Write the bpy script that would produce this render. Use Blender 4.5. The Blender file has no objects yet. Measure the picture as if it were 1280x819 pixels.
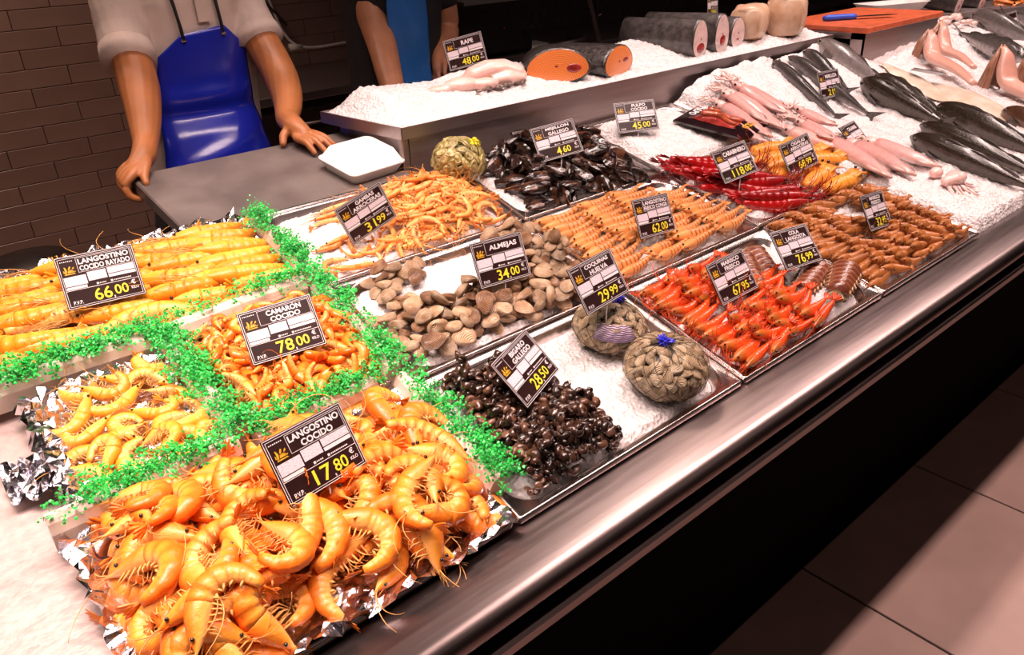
import bpy, math, random
import numpy as np
from mathutils import Matrix, Vector

# ---------------------------------------------------------------- camera, world, lights, exposure
SC = bpy.context.scene
COL = SC.collection
R_ = math.radians
rng = random.Random(7)
nrg = np.random.default_rng(11)

def camera():
    yaw, pitch, roll = R_(39.94498598), R_(27.0614802), R_(-2.56759403)
    f = Vector((math.sin(yaw)*math.cos(pitch), math.cos(yaw)*math.cos(pitch), -math.sin(pitch)))
    r = f.cross(Vector((0, 0, 1))).normalized(); u = r.cross(f)
    r2 = math.cos(roll)*r + math.sin(roll)*u; u2 = -math.sin(roll)*r + math.cos(roll)*u
    c = bpy.data.cameras.new('camera'); o = bpy.data.objects.new('camera', c); COL.objects.link(o)
    m = Matrix((r2, u2, -f)).transposed().to_4x4(); m.translation = (0, 0, 1.55)
    o.matrix_world = m
    c.sensor_width = 36; c.lens = 980/1280*36; c.clip_start = .02; c.clip_end = 60
    SC.camera = o
camera()

w = bpy.data.worlds.new('world'); SC.world = w; w.use_nodes = True
w.node_tree.nodes['Background'].inputs[0].default_value = (1, .72, .62, 1)
w.node_tree.nodes['Background'].inputs[1].default_value = .035

def area(name, loc, sx, sy, energy, col, rot=(0, 0, 0), spread=math.pi):
    l = bpy.data.lights.new(name, 'AREA'); l.shape = 'RECTANGLE'; l.size = sx; l.size_y = sy
    l.energy = energy; l.color = col; l.spread = spread
    o = bpy.data.objects.new(name, l); COL.objects.link(o); o.location = loc; o.rotation_euler = rot
    return o
area('counter_strip_lamp', (2.0, .80, 2.55), 6.4, .10, 27, (1, .76, .695), spread=R_(125))
area('aisle_strip_lamp', (2.0, .385, 2.85), 6.4, .08, 28, (1, .72, .65), spread=R_(110))
area('near_end_lamp', (.15, .95, 2.45), .7, .25, 4.2, (1, .79, .69), spread=R_(80))
area('riser_strip_lamp', (2.4, 1.60, 2.5), 4.2, .10, 6, (1, .775, .72), spread=R_(52))
area('work_area_lamp', (.9, 1.55, 2.7), .5, .3, 1.2, (1, .74, .60), spread=R_(110))
area('hall_fill', (1.2, -1.5, 3.1), 7.0, 1.6, 7, (1, .76, .68), rot=(R_(28), 0, 0))  # added soft fill from the customer side, stands in for ambient light
area('staff_side_fill', (.15, 2.9, 2.9), 1.1, .3, 7.5, (1, .68, .54), spread=R_(95))  # added back fill to brighten the tiled wall and the staff

vs = SC.view_settings
vs.view_transform = 'Standard'; vs.look = 'None'; vs.exposure = 0.6; vs.gamma = 1.0; vs.use_curve_mapping = False

# ---------------------------------------------------------------- counter frame: s along, t up the slope, h off it
TILT = R_(10.42912179883273); YF = .5721848; ZF = .90
CT, ST = math.cos(TILT), math.sin(TILT)
MT = Matrix(((1, 0, 0, 0), (0, CT, -ST, YF), (0, ST, CT, ZF), (0, 0, 0, 1)))
def P(s, t, h=0.): return MT @ Vector((s, t, h))
def sm(x):
    x = min(1., max(0., x)); return x*x*(3-2*x)

# ---------------------------------------------------------------- materials
def nodes_of(m):
    m.use_nodes = True; nt = m.node_tree
    return nt, nt.nodes['Principled BSDF']
MATS = {}
def mat(name, base, rough=.5, metal=0., var=.12, vscale=20., bump=0., bscale=60., coat=0., sss=0., spec=.5,
        sssr=(.9, .35, .15), stretch=None, rvar=0., alt=None, rand=0., alpha=1., trans=0., detail=4.):
    if name in MATS: return MATS[name]
    m = bpy.data.materials.new(name); nt, b = nodes_of(m); N = nt.nodes; L = nt.links
    tc = N.new('ShaderNodeTexCoord'); src = tc.outputs['Object']
    if stretch:
        mp = N.new('ShaderNodeMapping'); mp.inputs['Scale'].default_value = stretch
        L.new(src, mp.inputs[0]); src = mp.outputs[0]
    nz = N.new('ShaderNodeTexNoise'); nz.inputs['Scale'].default_value = vscale; nz.inputs['Detail'].default_value = detail
    L.new(src, nz.inputs['Vector'])
    rp = N.new('ShaderNodeValToRGB')
    a = alt if alt else tuple(max(0, c*(1-2*var)) for c in base[:3])
    c2 = base if alt else tuple(min(1, c*(1+var)) for c in base[:3])
    rp.color_ramp.elements[0].color = (*a[:3], 1); rp.color_ramp.elements[1].color = (*c2[:3], 1)
    rp.color_ramp.elements[0].position = .3; rp.color_ramp.elements[1].position = .7
    L.new(nz.outputs['Fac'], rp.inputs[0]); colout = rp.outputs[0]
    if rand:
        oi = N.new('ShaderNodeObjectInfo'); hs = N.new('ShaderNodeHueSaturation')
        mr = N.new('ShaderNodeMapRange'); mr.inputs[3].default_value = 1-rand; mr.inputs[4].default_value = 1+rand
        L.new(oi.outputs['Random'], mr.inputs[0]); L.new(mr.outputs[0], hs.inputs['Value']); L.new(colout, hs.inputs['Color'])
        colout = hs.outputs[0]
    L.new(colout, b.inputs['Base Color'])
    b.inputs['Roughness'].default_value = rough; b.inputs['Metallic'].default_value = metal
    b.inputs['Specular IOR Level'].default_value = spec
    b.inputs['Coat Weight'].default_value = coat; b.inputs['Coat Roughness'].default_value = .12
    if sss:
        b.inputs['Subsurface Weight'].default_value = sss; b.inputs['Subsurface Radius'].default_value = sssr
        b.inputs['Subsurface Scale'].default_value = .008
    if rvar:
        mr = N.new('ShaderNodeMapRange'); mr.inputs[3].default_value = max(.02, rough-rvar); mr.inputs[4].default_value = rough+rvar
        L.new(nz.outputs['Fac'], mr.inputs[0]); L.new(mr.outputs[0], b.inputs['Roughness'])
    if bump:
        n2 = N.new('ShaderNodeTexNoise'); n2.inputs['Scale'].default_value = bscale; n2.inputs['Detail'].default_value = 3
        L.new(src, n2.inputs['Vector'])
        bp = N.new('ShaderNodeBump'); bp.inputs['Strength'].default_value = bump; bp.inputs['Distance'].default_value = .004
        L.new(n2.outputs['Fac'], bp.inputs['Height']); L.new(bp.outputs[0], b.inputs['Normal'])
    if trans: b.inputs['Transmission Weight'].default_value = trans
    if alpha < 1: b.inputs['Alpha'].default_value = alpha
    MATS[name] = m
    return m

def shell_mat(name, back, side, belly, band=(.3, .1, .03), bandw=0., bandpow=.5, head=None, rough=.40, coat=.14, rand=.14,
              spots=0., spotcol=(.5, .1, .02), sss=.12, vein=True):
    """seafood shell driven by the attribute pc = (position along body, back..belly, place in segment)"""
    if name in MATS: return MATS[name]
    m = bpy.data.materials.new(name); nt, b = nodes_of(m); N = nt.nodes; L = nt.links
    at = N.new('ShaderNodeAttribute'); at.attribute_name = 'pc'
    sp = N.new('ShaderNodeSeparateXYZ'); L.new(at.outputs['Vector'], sp.inputs[0])
    tc = N.new('ShaderNodeTexCoord'); nz = N.new('ShaderNodeTexNoise'); nz.inputs['Scale'].default_value = 70; nz.inputs['Detail'].default_value = 5
    oi = N.new('ShaderNodeObjectInfo')
    va = N.new('ShaderNodeVectorMath'); va.operation = 'ADD'; L.new(tc.outputs['Object'], va.inputs[0])
    L.new(oi.outputs['Random'], va.inputs[1]); L.new(va.outputs[0], nz.inputs['Vector'])
    ad = N.new('ShaderNodeMath'); ad.operation = 'MULTIPLY_ADD'; L.new(nz.outputs['Fac'], ad.inputs[0]); ad.inputs[1].default_value = 1.1
    L.new(sp.outputs['Y'], ad.inputs[2])
    rp = N.new('ShaderNodeValToRGB'); e = rp.color_ramp.elements
    mr = N.new('ShaderNodeMapRange'); mr.inputs[1].default_value = -.6; mr.inputs[2].default_value = 1.7; L.new(ad.outputs[0], mr.inputs[0])
    e[0].position = .1; e[0].color = (*belly, 1); e[1].position = .85; e[1].color = (*back, 1)
    x = e.new(.48); x.color = (*side, 1)
    L.new(mr.outputs[0], rp.inputs[0]); col = rp.outputs[0]
    def mix(fac, c, col):
        mx = N.new('ShaderNodeMix'); mx.data_type = 'RGBA'; L.new(fac, mx.inputs['Factor']); L.new(col, mx.inputs['A'])
        mx.inputs['B'].default_value = (*c, 1); return mx.outputs['Result']
    if bandw:
        r2 = N.new('ShaderNodeValToRGB'); q = r2.color_ramp.elements
        q[0].position = bandpow-.12; q[0].color = (bandw,)*3+(1,); q[1].position = bandpow+.12; q[1].color = (0, 0, 0, 1)
        L.new(sp.outputs['Z'], r2.inputs[0]); col = mix(r2.outputs[0], band, col)
    if head:
        r3 = N.new('ShaderNodeValToRGB'); q = r3.color_ramp.elements
        q[0].position = .2; q[0].color = (.85, .85, .85, 1); q[1].position = .42; q[1].color = (0, 0, 0, 1)
        L.new(sp.outputs['X'], r3.inputs[0]); col = mix(r3.outputs[0], head, col)
    if spots:
        vo = N.new('ShaderNodeTexNoise'); vo.inputs['Scale'].default_value = 220; L.new(va.outputs[0], vo.inputs['Vector'])
        r4 = N.new('ShaderNodeValToRGB'); q = r4.color_ramp.elements
        q[0].position = .58; q[0].color = (0, 0, 0, 1); q[1].position = .68; q[1].color = (spots,)*3+(1,)
        L.new(vo.outputs['Fac'], r4.inputs[0]); col = mix(r4.outputs[0], spotcol, col)
    hs = N.new('ShaderNodeHueSaturation'); m1 = N.new('ShaderNodeMapRange'); m1.inputs[3].default_value = 1-rand; m1.inputs[4].default_value = 1+rand
    L.new(oi.outputs['Random'], m1.inputs[0]); L.new(m1.outputs[0], hs.inputs['Value']); L.new(col, hs.inputs['Color'])
    L.new(hs.outputs[0], b.inputs['Base Color'])
    b.inputs['Roughness'].default_value = rough; b.inputs['Coat Weight'].default_value = coat; b.inputs['Coat Roughness'].default_value = .15
    if sss:
        b.inputs['Subsurface Weight'].default_value = sss; b.inputs['Subsurface Radius'].default_value = (1, .4, .12)
        b.inputs['Subsurface Scale'].default_value = .006
    bp = N.new('ShaderNodeBump'); bp.inputs['Strength'].default_value = .35; bp.inputs['Distance'].default_value = .003
    n3 = N.new('ShaderNodeTexNoise'); n3.inputs['Scale'].default_value = 160; n3.inputs['Detail'].default_value = 5; L.new(tc.outputs['Object'], n3.inputs['Vector'])
    L.new(n3.outputs['Fac'], bp.inputs['Height']); L.new(bp.outputs[0], b.inputs['Normal'])
    MATS[name] = m
    return m

# ---------------------------------------------------------------- mesh building
class MB:
    def __init__(s): s.v = []; s.f = []; s.pc = []
    def add(s, verts, faces, pc=None):
        o = len(s.v); s.v.extend([tuple(map(float, q)) for q in verts])
        s.f.extend([tuple(i+o for i in f) for f in faces])
        s.pc.extend(pc if pc is not None else [(.5, .3, .5)]*len(verts)); return s
    def merge(s, o, M=None):
        vs_ = o.v if M is None else [tuple(M @ Vector(q)) for q in o.v]
        return s.add(vs_, o.f, o.pc)
    def box(s, x0, x1, y0, y1, z0, z1, M=None, bev=0.):
        if bev:
            b = min(bev, (x1-x0)/2.01, (y1-y0)/2.01, (z1-z0)/2.01)
            v = []
            for sx in (0, 1):
                for sy in (0, 1):
                    for sz in (0, 1):
                        X, Y, Z = (x0, x1)[sx], (y0, y1)[sy], (z0, z1)[sz]
                        dx, dy, dz = (b, -b)[sx], (b, -b)[sy], (b, -b)[sz]
                        v += [(X, Y+dy, Z+dz), (X+dx, Y, Z+dz), (X+dx, Y+dy, Z)]
            ix = lambda a, c, d, k: (a*4+c*2+d)*3+k
            f = []
            for a in (0, 1):
                q = [ix(a, 0, 0, 0), ix(a, 0, 1, 0), ix(a, 1, 1, 0), ix(a, 1, 0, 0)]; f.append(q if a == 0 else q[::-1])
                q = [ix(0, a, 0, 1), ix(1, a, 0, 1), ix(1, a, 1, 1), ix(0, a, 1, 1)]; f.append(q if a == 0 else q[::-1])
                q = [ix(0, 0, a, 2), ix(0, 1, a, 2), ix(1, 1, a, 2), ix(1, 0, a, 2)]; f.append(q if a == 0 else q[::-1])
            for a in (0, 1):
                for c in (0, 1):
                    fl = (a ^ c)
                    q = [ix(a, c, 0, 0), ix(a, c, 0, 1), ix(a, c, 1, 1), ix(a, c, 1, 0)]; f.append(q if fl else q[::-1])
                    q = [ix(a, 0, c, 0), ix(a, 1, c, 0), ix(a, 1, c, 2), ix(a, 0, c, 2)]; f.append(q if fl else q[::-1])
                    q = [ix(0, a, c, 1), ix(0, a, c, 2), ix(1, a, c, 2), ix(1, a, c, 1)]; f.append(q if fl else q[::-1])
                    for d in (0, 1):
                        q = [ix(a, c, d, 0), ix(a, c, d, 1), ix(a, c, d, 2)]; f.append(q if (a ^ c ^ d) else q[::-1])
        else:
            v = [(x, y, z) for x in (x0, x1) for y in (y0, y1) for z in (z0, z1)]
            f = [(0, 1, 3, 2), (4, 6, 7, 5), (0, 4, 5, 1), (2, 3, 7, 6), (0, 2, 6, 4), (1, 5, 7, 3)]
        if M is not None: v = [tuple(M @ Vector(q)) for q in v]
        return s.add(v, f)
    def ell(s, c, r, nu=12, nv=8, M=None, pc=None):
        v = [(c[0], c[1], c[2]-r[2])]
        for j in range(1, nv):
            a = -math.pi/2+math.pi*j/nv
            for i in range(nu):
                b = 2*math.pi*i/nu
                v.append((c[0]+r[0]*math.cos(a)*math.cos(b), c[1]+r[1]*math.cos(a)*math.sin(b), c[2]+r[2]*math.sin(a)))
        v.append((c[0], c[1], c[2]+r[2])); f = []
        for i in range(nu):
            k = (i+1) % nu; f.append((0, 1+k, 1+i))
            for j in range(nv-2): f.append((1+j*nu+i, 1+j*nu+k, 1+(j+1)*nu+k, 1+(j+1)*nu+i))
            f.append((len(v)-1, 1+(nv-2)*nu+i, 1+(nv-2)*nu+k))
        if M is not None: v = [tuple(M @ Vector(q)) for q in v]
        return s.add(v, f, pc)
    def rings(s, rings, cap=True, pc=None, closed=True):
        """rings: list of equal-length point lists"""
        n = len(rings[0]); v = [p for r in rings for p in r]; f = []
        p2 = [q for r in pc for q in r] if pc else None
        for j in range(len(rings)-1):
            for i in range(n if closed else n-1):
                k = (i+1) % n; f.append((j*n+i, j*n+k, (j+1)*n+k, (j+1)*n+i))
        if cap:
            f.append(tuple(range(n))[::-1]); f.append(tuple((len(rings)-1)*n+i for i in range(n)))
        return s.add(v, f, p2)
    def tube(s, pts, rad, n=5, pc=None, cap=True, flat=1., up=(0, 0, 1)):
        pts = [Vector(p) for p in pts]; rr = []
        for i, p in enumerate(pts):
            d = (pts[min(i+1, len(pts)-1)]-pts[max(i-1, 0)])
            if d.length < 1e-9: d = Vector((1, 0, 0))
            d.normalize(); a = d.cross(Vector(up))
            if a.length < 1e-3: a = d.cross(Vector((1, 0, 0)))
            a.normalize(); b = a.cross(d)
            r = rad[i] if isinstance(rad, (list, tuple)) else rad
            rr.append([tuple(p+a*(r*math.cos(2*math.pi*k/n))+b*(r*flat*math.sin(2*math.pi*k/n))) for k in range(n)])
        return s.rings(rr, cap, [[pc]*n for _ in rr] if pc else None)
    def grid(s, nx, ny, fn, flip=False):
        v = [fn(i/nx, j/ny) for j in range(ny+1) for i in range(nx+1)]
        f = [(j*(nx+1)+i, j*(nx+1)+i+1, (j+1)*(nx+1)+i+1, (j+1)*(nx+1)+i) for j in range(ny) for i in range(nx)]
        if flip: f = [q[::-1] for q in f]
        return s.add(v, f)
    def mesh(s, name, smooth=True):
        me = bpy.data.meshes.new(name); me.from_pydata(s.v, [], s.f)
        if smooth: me.polygons.foreach_set('use_smooth', [True]*len(me.polygons))
        a = me.attributes.new('pc', 'FLOAT_VECTOR', 'POINT')
        a.data.foreach_set('vector', np.array(s.pc, dtype=np.float32).ravel())
        me.update(); return me

def link(name, me, m=None, parent=None, M=None, autosmooth=False):
    o = bpy.data.objects.new(name, me); COL.objects.link(o)
    if m is not None and me is not None and not me.materials: me.materials.append(m)
    if parent is not None: o.parent = parent
    if M is not None: o.matrix_basis = M
    return o
def obj(name, mb, m, parent=None, smooth=True, M=None):
    return link(name, mb.mesh(name, smooth), m, parent, M)
def empty(name, M=None):
    o = bpy.data.objects.new(name, None); COL.objects.link(o); o.empty_display_size = .02
    if M is not None: o.matrix_basis = M
    return o
def tag(o, label=None, cat=None, group=None, kind=None):
    if label: o['label'] = label
    if cat: o['category'] = cat
    if group: o['group'] = group
    if kind: o['kind'] = kind
    return o
def T_(x, y, z): return Matrix.Translation((x, y, z))
def Rz(a): return Matrix.Rotation(a, 4, 'Z')
def Rx(a): return Matrix.Rotation(a, 4, 'X')
def Ry(a): return Matrix.Rotation(a, 4, 'Y')
def bevel(o, wdt=.003, seg=2):
    b = o.modifiers.new('bevel', 'BEVEL'); b.width = wdt; b.segments = seg; b.limit_method = 'ANGLE'; b.angle_limit = R_(40); return o
def catmull(pts, k=6):
    pts = [np.array(p, float) for p in pts]; q = [2*pts[0]-pts[1]]+pts+[2*pts[-1]-pts[-2]]; out = []
    for i in range(1, len(q)-2):
        for j in range(k):
            t = j/k; a, b, c, d = q[i-1:i+3]
            out.append(.5*((2*b)+(c-a)*t+(2*a-5*b+4*c-d)*t*t+(3*b-a-3*c+d)*t**3))
    out.append(pts[-1]); return out

# ---------------------------------------------------------------- lettering (built first while the scene is small)
TEXTS = {}
def text_mesh(txt, bold=.0):
    k = (txt, bold)
    if k in TEXTS: return TEXTS[k]
    c = bpy.data.curves.new('text', 'FONT'); c.body = txt; c.size = 1; c.offset = bold; c.resolution_u = 3
    c.align_x = 'LEFT'; c.align_y = 'BOTTOM_BASELINE'
    o = bpy.data.objects.new('text', c); COL.objects.link(o)
    me = bpy.data.meshes.new_from_object(o.evaluated_get(bpy.context.evaluated_depsgraph_get()))
    bpy.data.objects.remove(o)
    v = np.array([q.co[:2] for q in me.vertices]); mn, mx = v.min(0), v.max(0)
    TEXTS[k] = ([tuple(q.co) for q in me.vertices], [tuple(p.vertices) for p in me.polygons], mn, mx)
    return TEXTS[k]
def put_text(mb, txt, x0, y0, w, h, z, bold=.0, fit=True):
    """letters stretched into the box x0,y0 w,h (h = cap height of the whole string)"""
    v, f, mn, mx = text_mesh(txt, bold)
    sy = h/(mx[1]-mn[1]); sx = w/(mx[0]-mn[0])
    if not fit: sx = min(sx, sy)
    ox = x0 + (w-sx*(mx[0]-mn[0]))/2
    mb.add([(ox+(p[0]-mn[0])*sx, y0+(p[1]-mn[1])*sy, z) for p in v], f)

# ---------------------------------------------------------------- materials of the place
STEEL = mat('brushed_steel', (.40, .33, .32), .44, 1., .06, 9, .02, 40, stretch=(.6, 30, 30), rvar=.05)
STEEL_R = mat('rail_steel', (.235, .185, .18), .33, 1., .08, 7, .015, 30, stretch=(.8, 18, 18), rvar=.06)
STEEL_D = mat('deck_steel', (.54, .42, .395), .45, .2, .09, 60, .25, 120, rvar=.12, detail=8.)
TRAYM = mat('tray_steel', (.66, .58, .56), .24, 1., .06, 12, .02, 80, rvar=.06)
WORKM = mat('worktop_laminate', (.15, .122, .112), .42, 0, .18, 11, .06, 160, rvar=.08)
BLACK = mat('black_panel', (.0012, .001, .001), .9, 0, .1, 10, spec=.05)
DARK = mat('dark_plastic', (.018, .014, .013), .4, 0, .2, 20)
DARKM = mat('dark_cabinet', (.05, .032, .026), .35, .3, .15, 6)
WHITE = mat('white_plastic', (.84, .80, .78), .35, 0, .04, 15)
CREAM = mat('cream_plastic', (.78, .66, .56), .4, 0, .05, 15)
TILE_W = mat('wall_tile_glaze', (.30, .19, .155), .28, 0, .12, 3, .03, 20, rand=.08)
GROUT = mat('grout', (.09, .06, .05), .8, 0, .2, 30)
TILE_F = mat('floor_tile_stone', (.46, .30, .26), .45, 0, .07, 5, .03, 120, rvar=.06)
GROUT_F = mat('floor_joint', (.018, .010, .008), .8, 0, .2, 30)
CEIL = mat('ceiling_paint', (.05, .045, .042), .8, 0, .05, 5)

def ice_mat():
    m = bpy.data.materials.new('crushed_ice'); nt, b = nodes_of(m); N = nt.nodes; L = nt.links
    tc = N.new('ShaderNodeTexCoord'); vo = N.new('ShaderNodeTexVoronoi'); vo.inputs['Scale'].default_value = 150
    nz = N.new('ShaderNodeTexNoise'); nz.inputs['Scale'].default_value = 60; nz.inputs['Detail'].default_value = 6
    L.new(tc.outputs['Object'], vo.inputs['Vector']); L.new(tc.outputs['Object'], nz.inputs['Vector'])
    ad = N.new('ShaderNodeMath'); ad.operation = 'ADD'; L.new(vo.outputs['Distance'], ad.inputs[0]); L.new(nz.outputs['Fac'], ad.inputs[1])
    bp = N.new('ShaderNodeBump'); bp.inputs['Strength'].default_value = .95; bp.inputs['Distance'].default_value = .004
    L.new(ad.outputs[0], bp.inputs['Height']); L.new(bp.outputs[0], b.inputs['Normal'])
    rp = N.new('ShaderNodeValToRGB'); rp.color_ramp.elements[0].color = (.64, .58, .585, 1); rp.color_ramp.elements[1].color = (.95, .92, .92, 1)
    L.new(nz.outputs['Fac'], rp.inputs[0]); L.new(rp.outputs[0], b.inputs['Base Color'])
    b.inputs['Roughness'].default_value = .22; b.inputs['Subsurface Weight'].default_value = .25
    b.inputs['Subsurface Radius'].default_value = (1, .8, .8); b.inputs['Subsurface Scale'].default_value = .008
    return m
ICE = ice_mat()
def foil_mat():
    m = bpy.data.materials.new('aluminium_foil'); nt, b = nodes_of(m); N = nt.nodes; L = nt.links
    tc = N.new('ShaderNodeTexCoord'); vo = N.new('ShaderNodeTexVoronoi'); vo.feature = 'SMOOTH_F1'; vo.inputs['Scale'].default_value = 75
    nz = N.new('ShaderNodeTexNoise'); nz.inputs['Scale'].default_value = 40; nz.inputs['Detail'].default_value = 5; nz.inputs['Distortion'].default_value = 1.5
    L.new(tc.outputs['Object'], vo.inputs['Vector']); L.new(tc.outputs['Object'], nz.inputs['Vector'])
    ad = N.new('ShaderNodeMath'); ad.operation = 'ADD'; L.new(vo.outputs['Distance'], ad.inputs[0]); L.new(nz.outputs['Fac'], ad.inputs[1])
    bp = N.new('ShaderNodeBump'); bp.inputs['Strength'].default_value = .45; bp.inputs['Distance'].default_value = .005
    L.new(ad.outputs[0], bp.inputs['Height']); L.new(bp.outputs[0], b.inputs['Normal'])
    b.inputs['Base Color'].default_value = (.80, .78, .84, 1); b.inputs['Metallic'].default_value = 1; b.inputs['Roughness'].default_value = .17
    return m
FOIL = foil_mat()

# ---------------------------------------------------------------- floor, walls, ceiling
fl = obj('floor', MB().box(-3, 8, -3, 3.6, -.06, -.004), GROUT_F, smooth=False); tag(fl, 'pinkish grey stone tiled floor of the market aisle', 'floor', kind='structure')
tp = .645
tile_me = MB().box(-.319, .319, -.319, .319, -.006, 0., bev=.0015).mesh('floor_tile', False)
for i in range(-3, 7):
    for j in range(-3, 5):
        link('tile', tile_me, TILE_F, fl, T_(1.567-.645*.5+tp*i, .715-.645*.5+tp*j, 0))
wl = obj('wall_back', MB().box(-3, 8, 3.506, 3.6, 0, 3.2), GROUT, smooth=False); tag(wl, 'brown tiled wall behind the fish counter', 'wall', kind='structure')
wt = MB().box(-.1435, .1435, -.006, 0., -.0335, .0335, bev=.0015).mesh('wall_tile', False)
for r in range(0, 25):
    z = 1.283-.0692*(r-6)-.0346
    for c in range(-5, 7):
        link('tile', wt, TILE_W, wl, T_(.764-.145+.29*c+(.145 if r % 2 else 0), 3.506, z))
for nm, bx in (('wall_left', (-3.1, -3, -3, 3.6, 0, 3.2)), ('wall_right', (8, 8.1, -3, 3.6, 0, 3.2)), ('wall_front', (-3, 8, -3.1, -3, 0, 3.2))):
    tag(obj(nm, MB().box(*bx), DARKM, smooth=False), 'dark plain wall closing the market hall', 'wall', kind='structure')
tag(obj('ceiling', MB().box(-3.1, 8.1, -3.1, 3.6, 3.2, 3.3), CEIL, smooth=False), 'dark ceiling above the counter', 'ceiling', kind='structure')

# ---------------------------------------------------------------- the counter body
S0, S1 = -.75, 5.2
cb = empty('fish_counter', T_(0, 0, 0)); tag(cb, 'long steel fish display counter with rounded front rail and black front panel', 'counter')
def extr(prof, x0, x1, nseg=1):
    return MB().rings([[(x0+(x1-x0)*i/nseg, y, z) for (y, z) in prof] for i in range(nseg+1)])
arc = [(.504+.019*math.cos(a), .8745+.019*math.sin(a)) for a in [math.pi/2+math.pi*k/10 for k in range(0, 9)]]
obj('front_rail', extr([(.600, .860), (.600, .889), (.568, .8915), (.545, .893), (.504, .8935)]+arc[1:]+[(.4955, .857), (.53, .857)], S0, S1), STEEL_R, cb)
obj('rail_channel', extr([(.520, .838), (.520, .858), (.56, .858), (.56, .838)], S0, S1), DARK, cb, False)
obj('lower_lip', extr([(.484, .822), (.481, .826), (.481, .838), (.484, .841), (.56, .841), (.56, .822)], S0, S1), STEEL_R, cb, False)
obj('front_panel', extr([(.715, 0), (.70, .822), (.78, .822), (.78, 0)], S0, S1), BLACK, cb, False)
dk = MB(); dk.grid(60, 12, lambda a, b: P(S0+(S1-S0)*a, .012+.93*b, -.034)); dk.grid(1, 1, lambda a, b: P(S0+(S1-S0)*a, .94*b, -.06), True)
obj('deck', dk, STEEL_D, cb)
obj('back_panel', MB().box(S0, S1, 1.485, 1.495, 0, 1.03), DARKM, cb, False)
obj('end_panel', MB().box(S0-.02, S0, .58, 1.49, 0, .87), STEEL, cb, False)

# ---------------------------------------------------------------- worktop behind
wk = empty('worktop', MT @ T_(.7, 1.05, -.03)); tag(wk, 'grey sloping worktop the apron wearer leans on', 'worktop')
IM = wk.matrix_basis.inverted()
m_ = MB().box(.442, .958, .905, 1.212, -.036, -.006, M=IM @ MT, bev=.003); obj('top', m_, WORKM, wk, False)
m_ = MB()
m_.box(.50, .95, 1.50, 1.72, 0, 1.01, M=IM); obj('support_cabinet', m_, BLACK, wk, False)

# ---------------------------------------------------------------- raised shelf (riser) with ice
RZ = 1.163
rs = empty('raised_shelf', T_(1.8, 1.6, 0)); tag(rs, 'raised steel shelf holding ice, monkfish, salmon and fish pieces', 'shelf')
IR = rs.matrix_basis.inverted()
def quadprism(pts, z0, z1): 
    n = len(pts); mb = MB()
    return mb.rings([[(x, y, z0) for x, y in pts], [(x, y, z1) for x, y in pts]])
top = [(.952, 1.489), (2.80, 1.489), (2.80, 1.80), (.925, 1.80)]
m_ = MB(); m_.merge(quadprism(top, RZ-.026, RZ-.012), IR); obj('shelf_tray', m_, STEEL, rs, False)
m_ = MB()
m_.box(.952, 2.80, 1.486, 1.489, RZ-.027, RZ, M=IR); m_.box(2.797, 2.80, 1.489, 1.80, RZ-.027, RZ, M=IR)
m_.merge(quadprism([(.949, 1.486), (.954, 1.489), (.928, 1.80), (.923, 1.80)], RZ-.027, RZ), IR)
m_.box(.923, 2.8, 1.80, 1.803, RZ-.027, RZ, M=IR); obj('rim', m_, STEEL, rs, False)
m_ = MB().box(.975, 2.79, 1.497, 1.503, .95, RZ-.027, M=IR); obj('front_plate', m_, STEEL, rs, False)
m_ = MB().box(.953, .972, 1.493, 1.51, .95, RZ-.027, M=IR, bev=.003); obj('corner_post', m_, STEEL, rs, False)
m_ = MB().box(.965, .971, 1.51, 1.79, .95, RZ-.027, M=IR); obj('end_plate', m_, STEEL, rs, False)
m_ = MB().box(.96, 2.79, 1.504, 1.79, 0, .96, M=IR); obj('base_cabinet', m_, BLACK, rs, False)

def noise2(x, y, seed=0):
    """cheap smooth value noise"""
    def hsh(i, j):
        v = math.sin(i*127.1+j*311.7+seed*74.7)*43758.5453; return v-math.floor(v)
    i, j = math.floor(x), math.floor(y); u, v = x-i, y-j; u = u*u*(3-2*u); v = v*v*(3-2*v)
    return (hsh(i, j)*(1-u)+hsh(i+1, j)*u)*(1-v)+(hsh(i, j+1)*(1-u)+hsh(i+1, j+1)*u)*v

def riser_ice(x, y):
    e = min(sm((x-.945)/.10), sm((2.795-x)/.03)); b = sm((y-1.49)/.22)*sm((1.815-y)/.08)
    return RZ-.004+e*(.008*sm((y-1.489)/.03)*sm((1.8-y)/.02)+.042*b)*(.8+.5*noise2(x*9, y*9, 3))
mb = MB()
mb.grid(300, 56, lambda a, b: (.955+(2.795-.955)*a-.03*b*(1-a), 1.491+.306*b,
        riser_ice(.955+1.84*a, 1.491+.306*b)+.0035*(nrg.random()-.5)+.006*(noise2(a*160, b*30, 5)-.5)))
tag(obj('crushed_ice', mb, ICE), 'crushed ice heaped along the raised steel shelf', 'ice', kind='stuff')

# ---------------------------------------------------------------- trays
def col(k, t):  # column joints of the display, slightly fanned as the trays lie
    return {1: .475+.092*t, 2: .950+.115*t, 3: 1.405+.10*t, 4: 1.853+.045*t}[k]
def rrect(n, r, x0=0, x1=1, y0=0, y1=1):
    pts = []
    for cx_, cy_, a0 in ((x1-r[0], y0+r[1], -90), (x1-r[0], y1-r[1], 0), (x0+r[0], y1-r[1], 90), (x0+r[0], y0+r[1], 180)):
        for k in range(n+1):
            a = R_(a0+90*k/n); pts.append((cx_+r[0]*math.cos(a), cy_+r[1]*math.sin(a)))
    return pts
def bil(q, a, b):
    (x0, y0), (x1, y1), (x2, y2), (x3, y3) = q   # front-left, front-right, back-right, back-left
    return (x0*(1-a)*(1-b)+x1*a*(1-b)+x2*a*b+x3*(1-a)*b, y0*(1-a)*(1-b)+y1*a*(1-b)+y2*a*b+y3*(1-a)*b)
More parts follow.
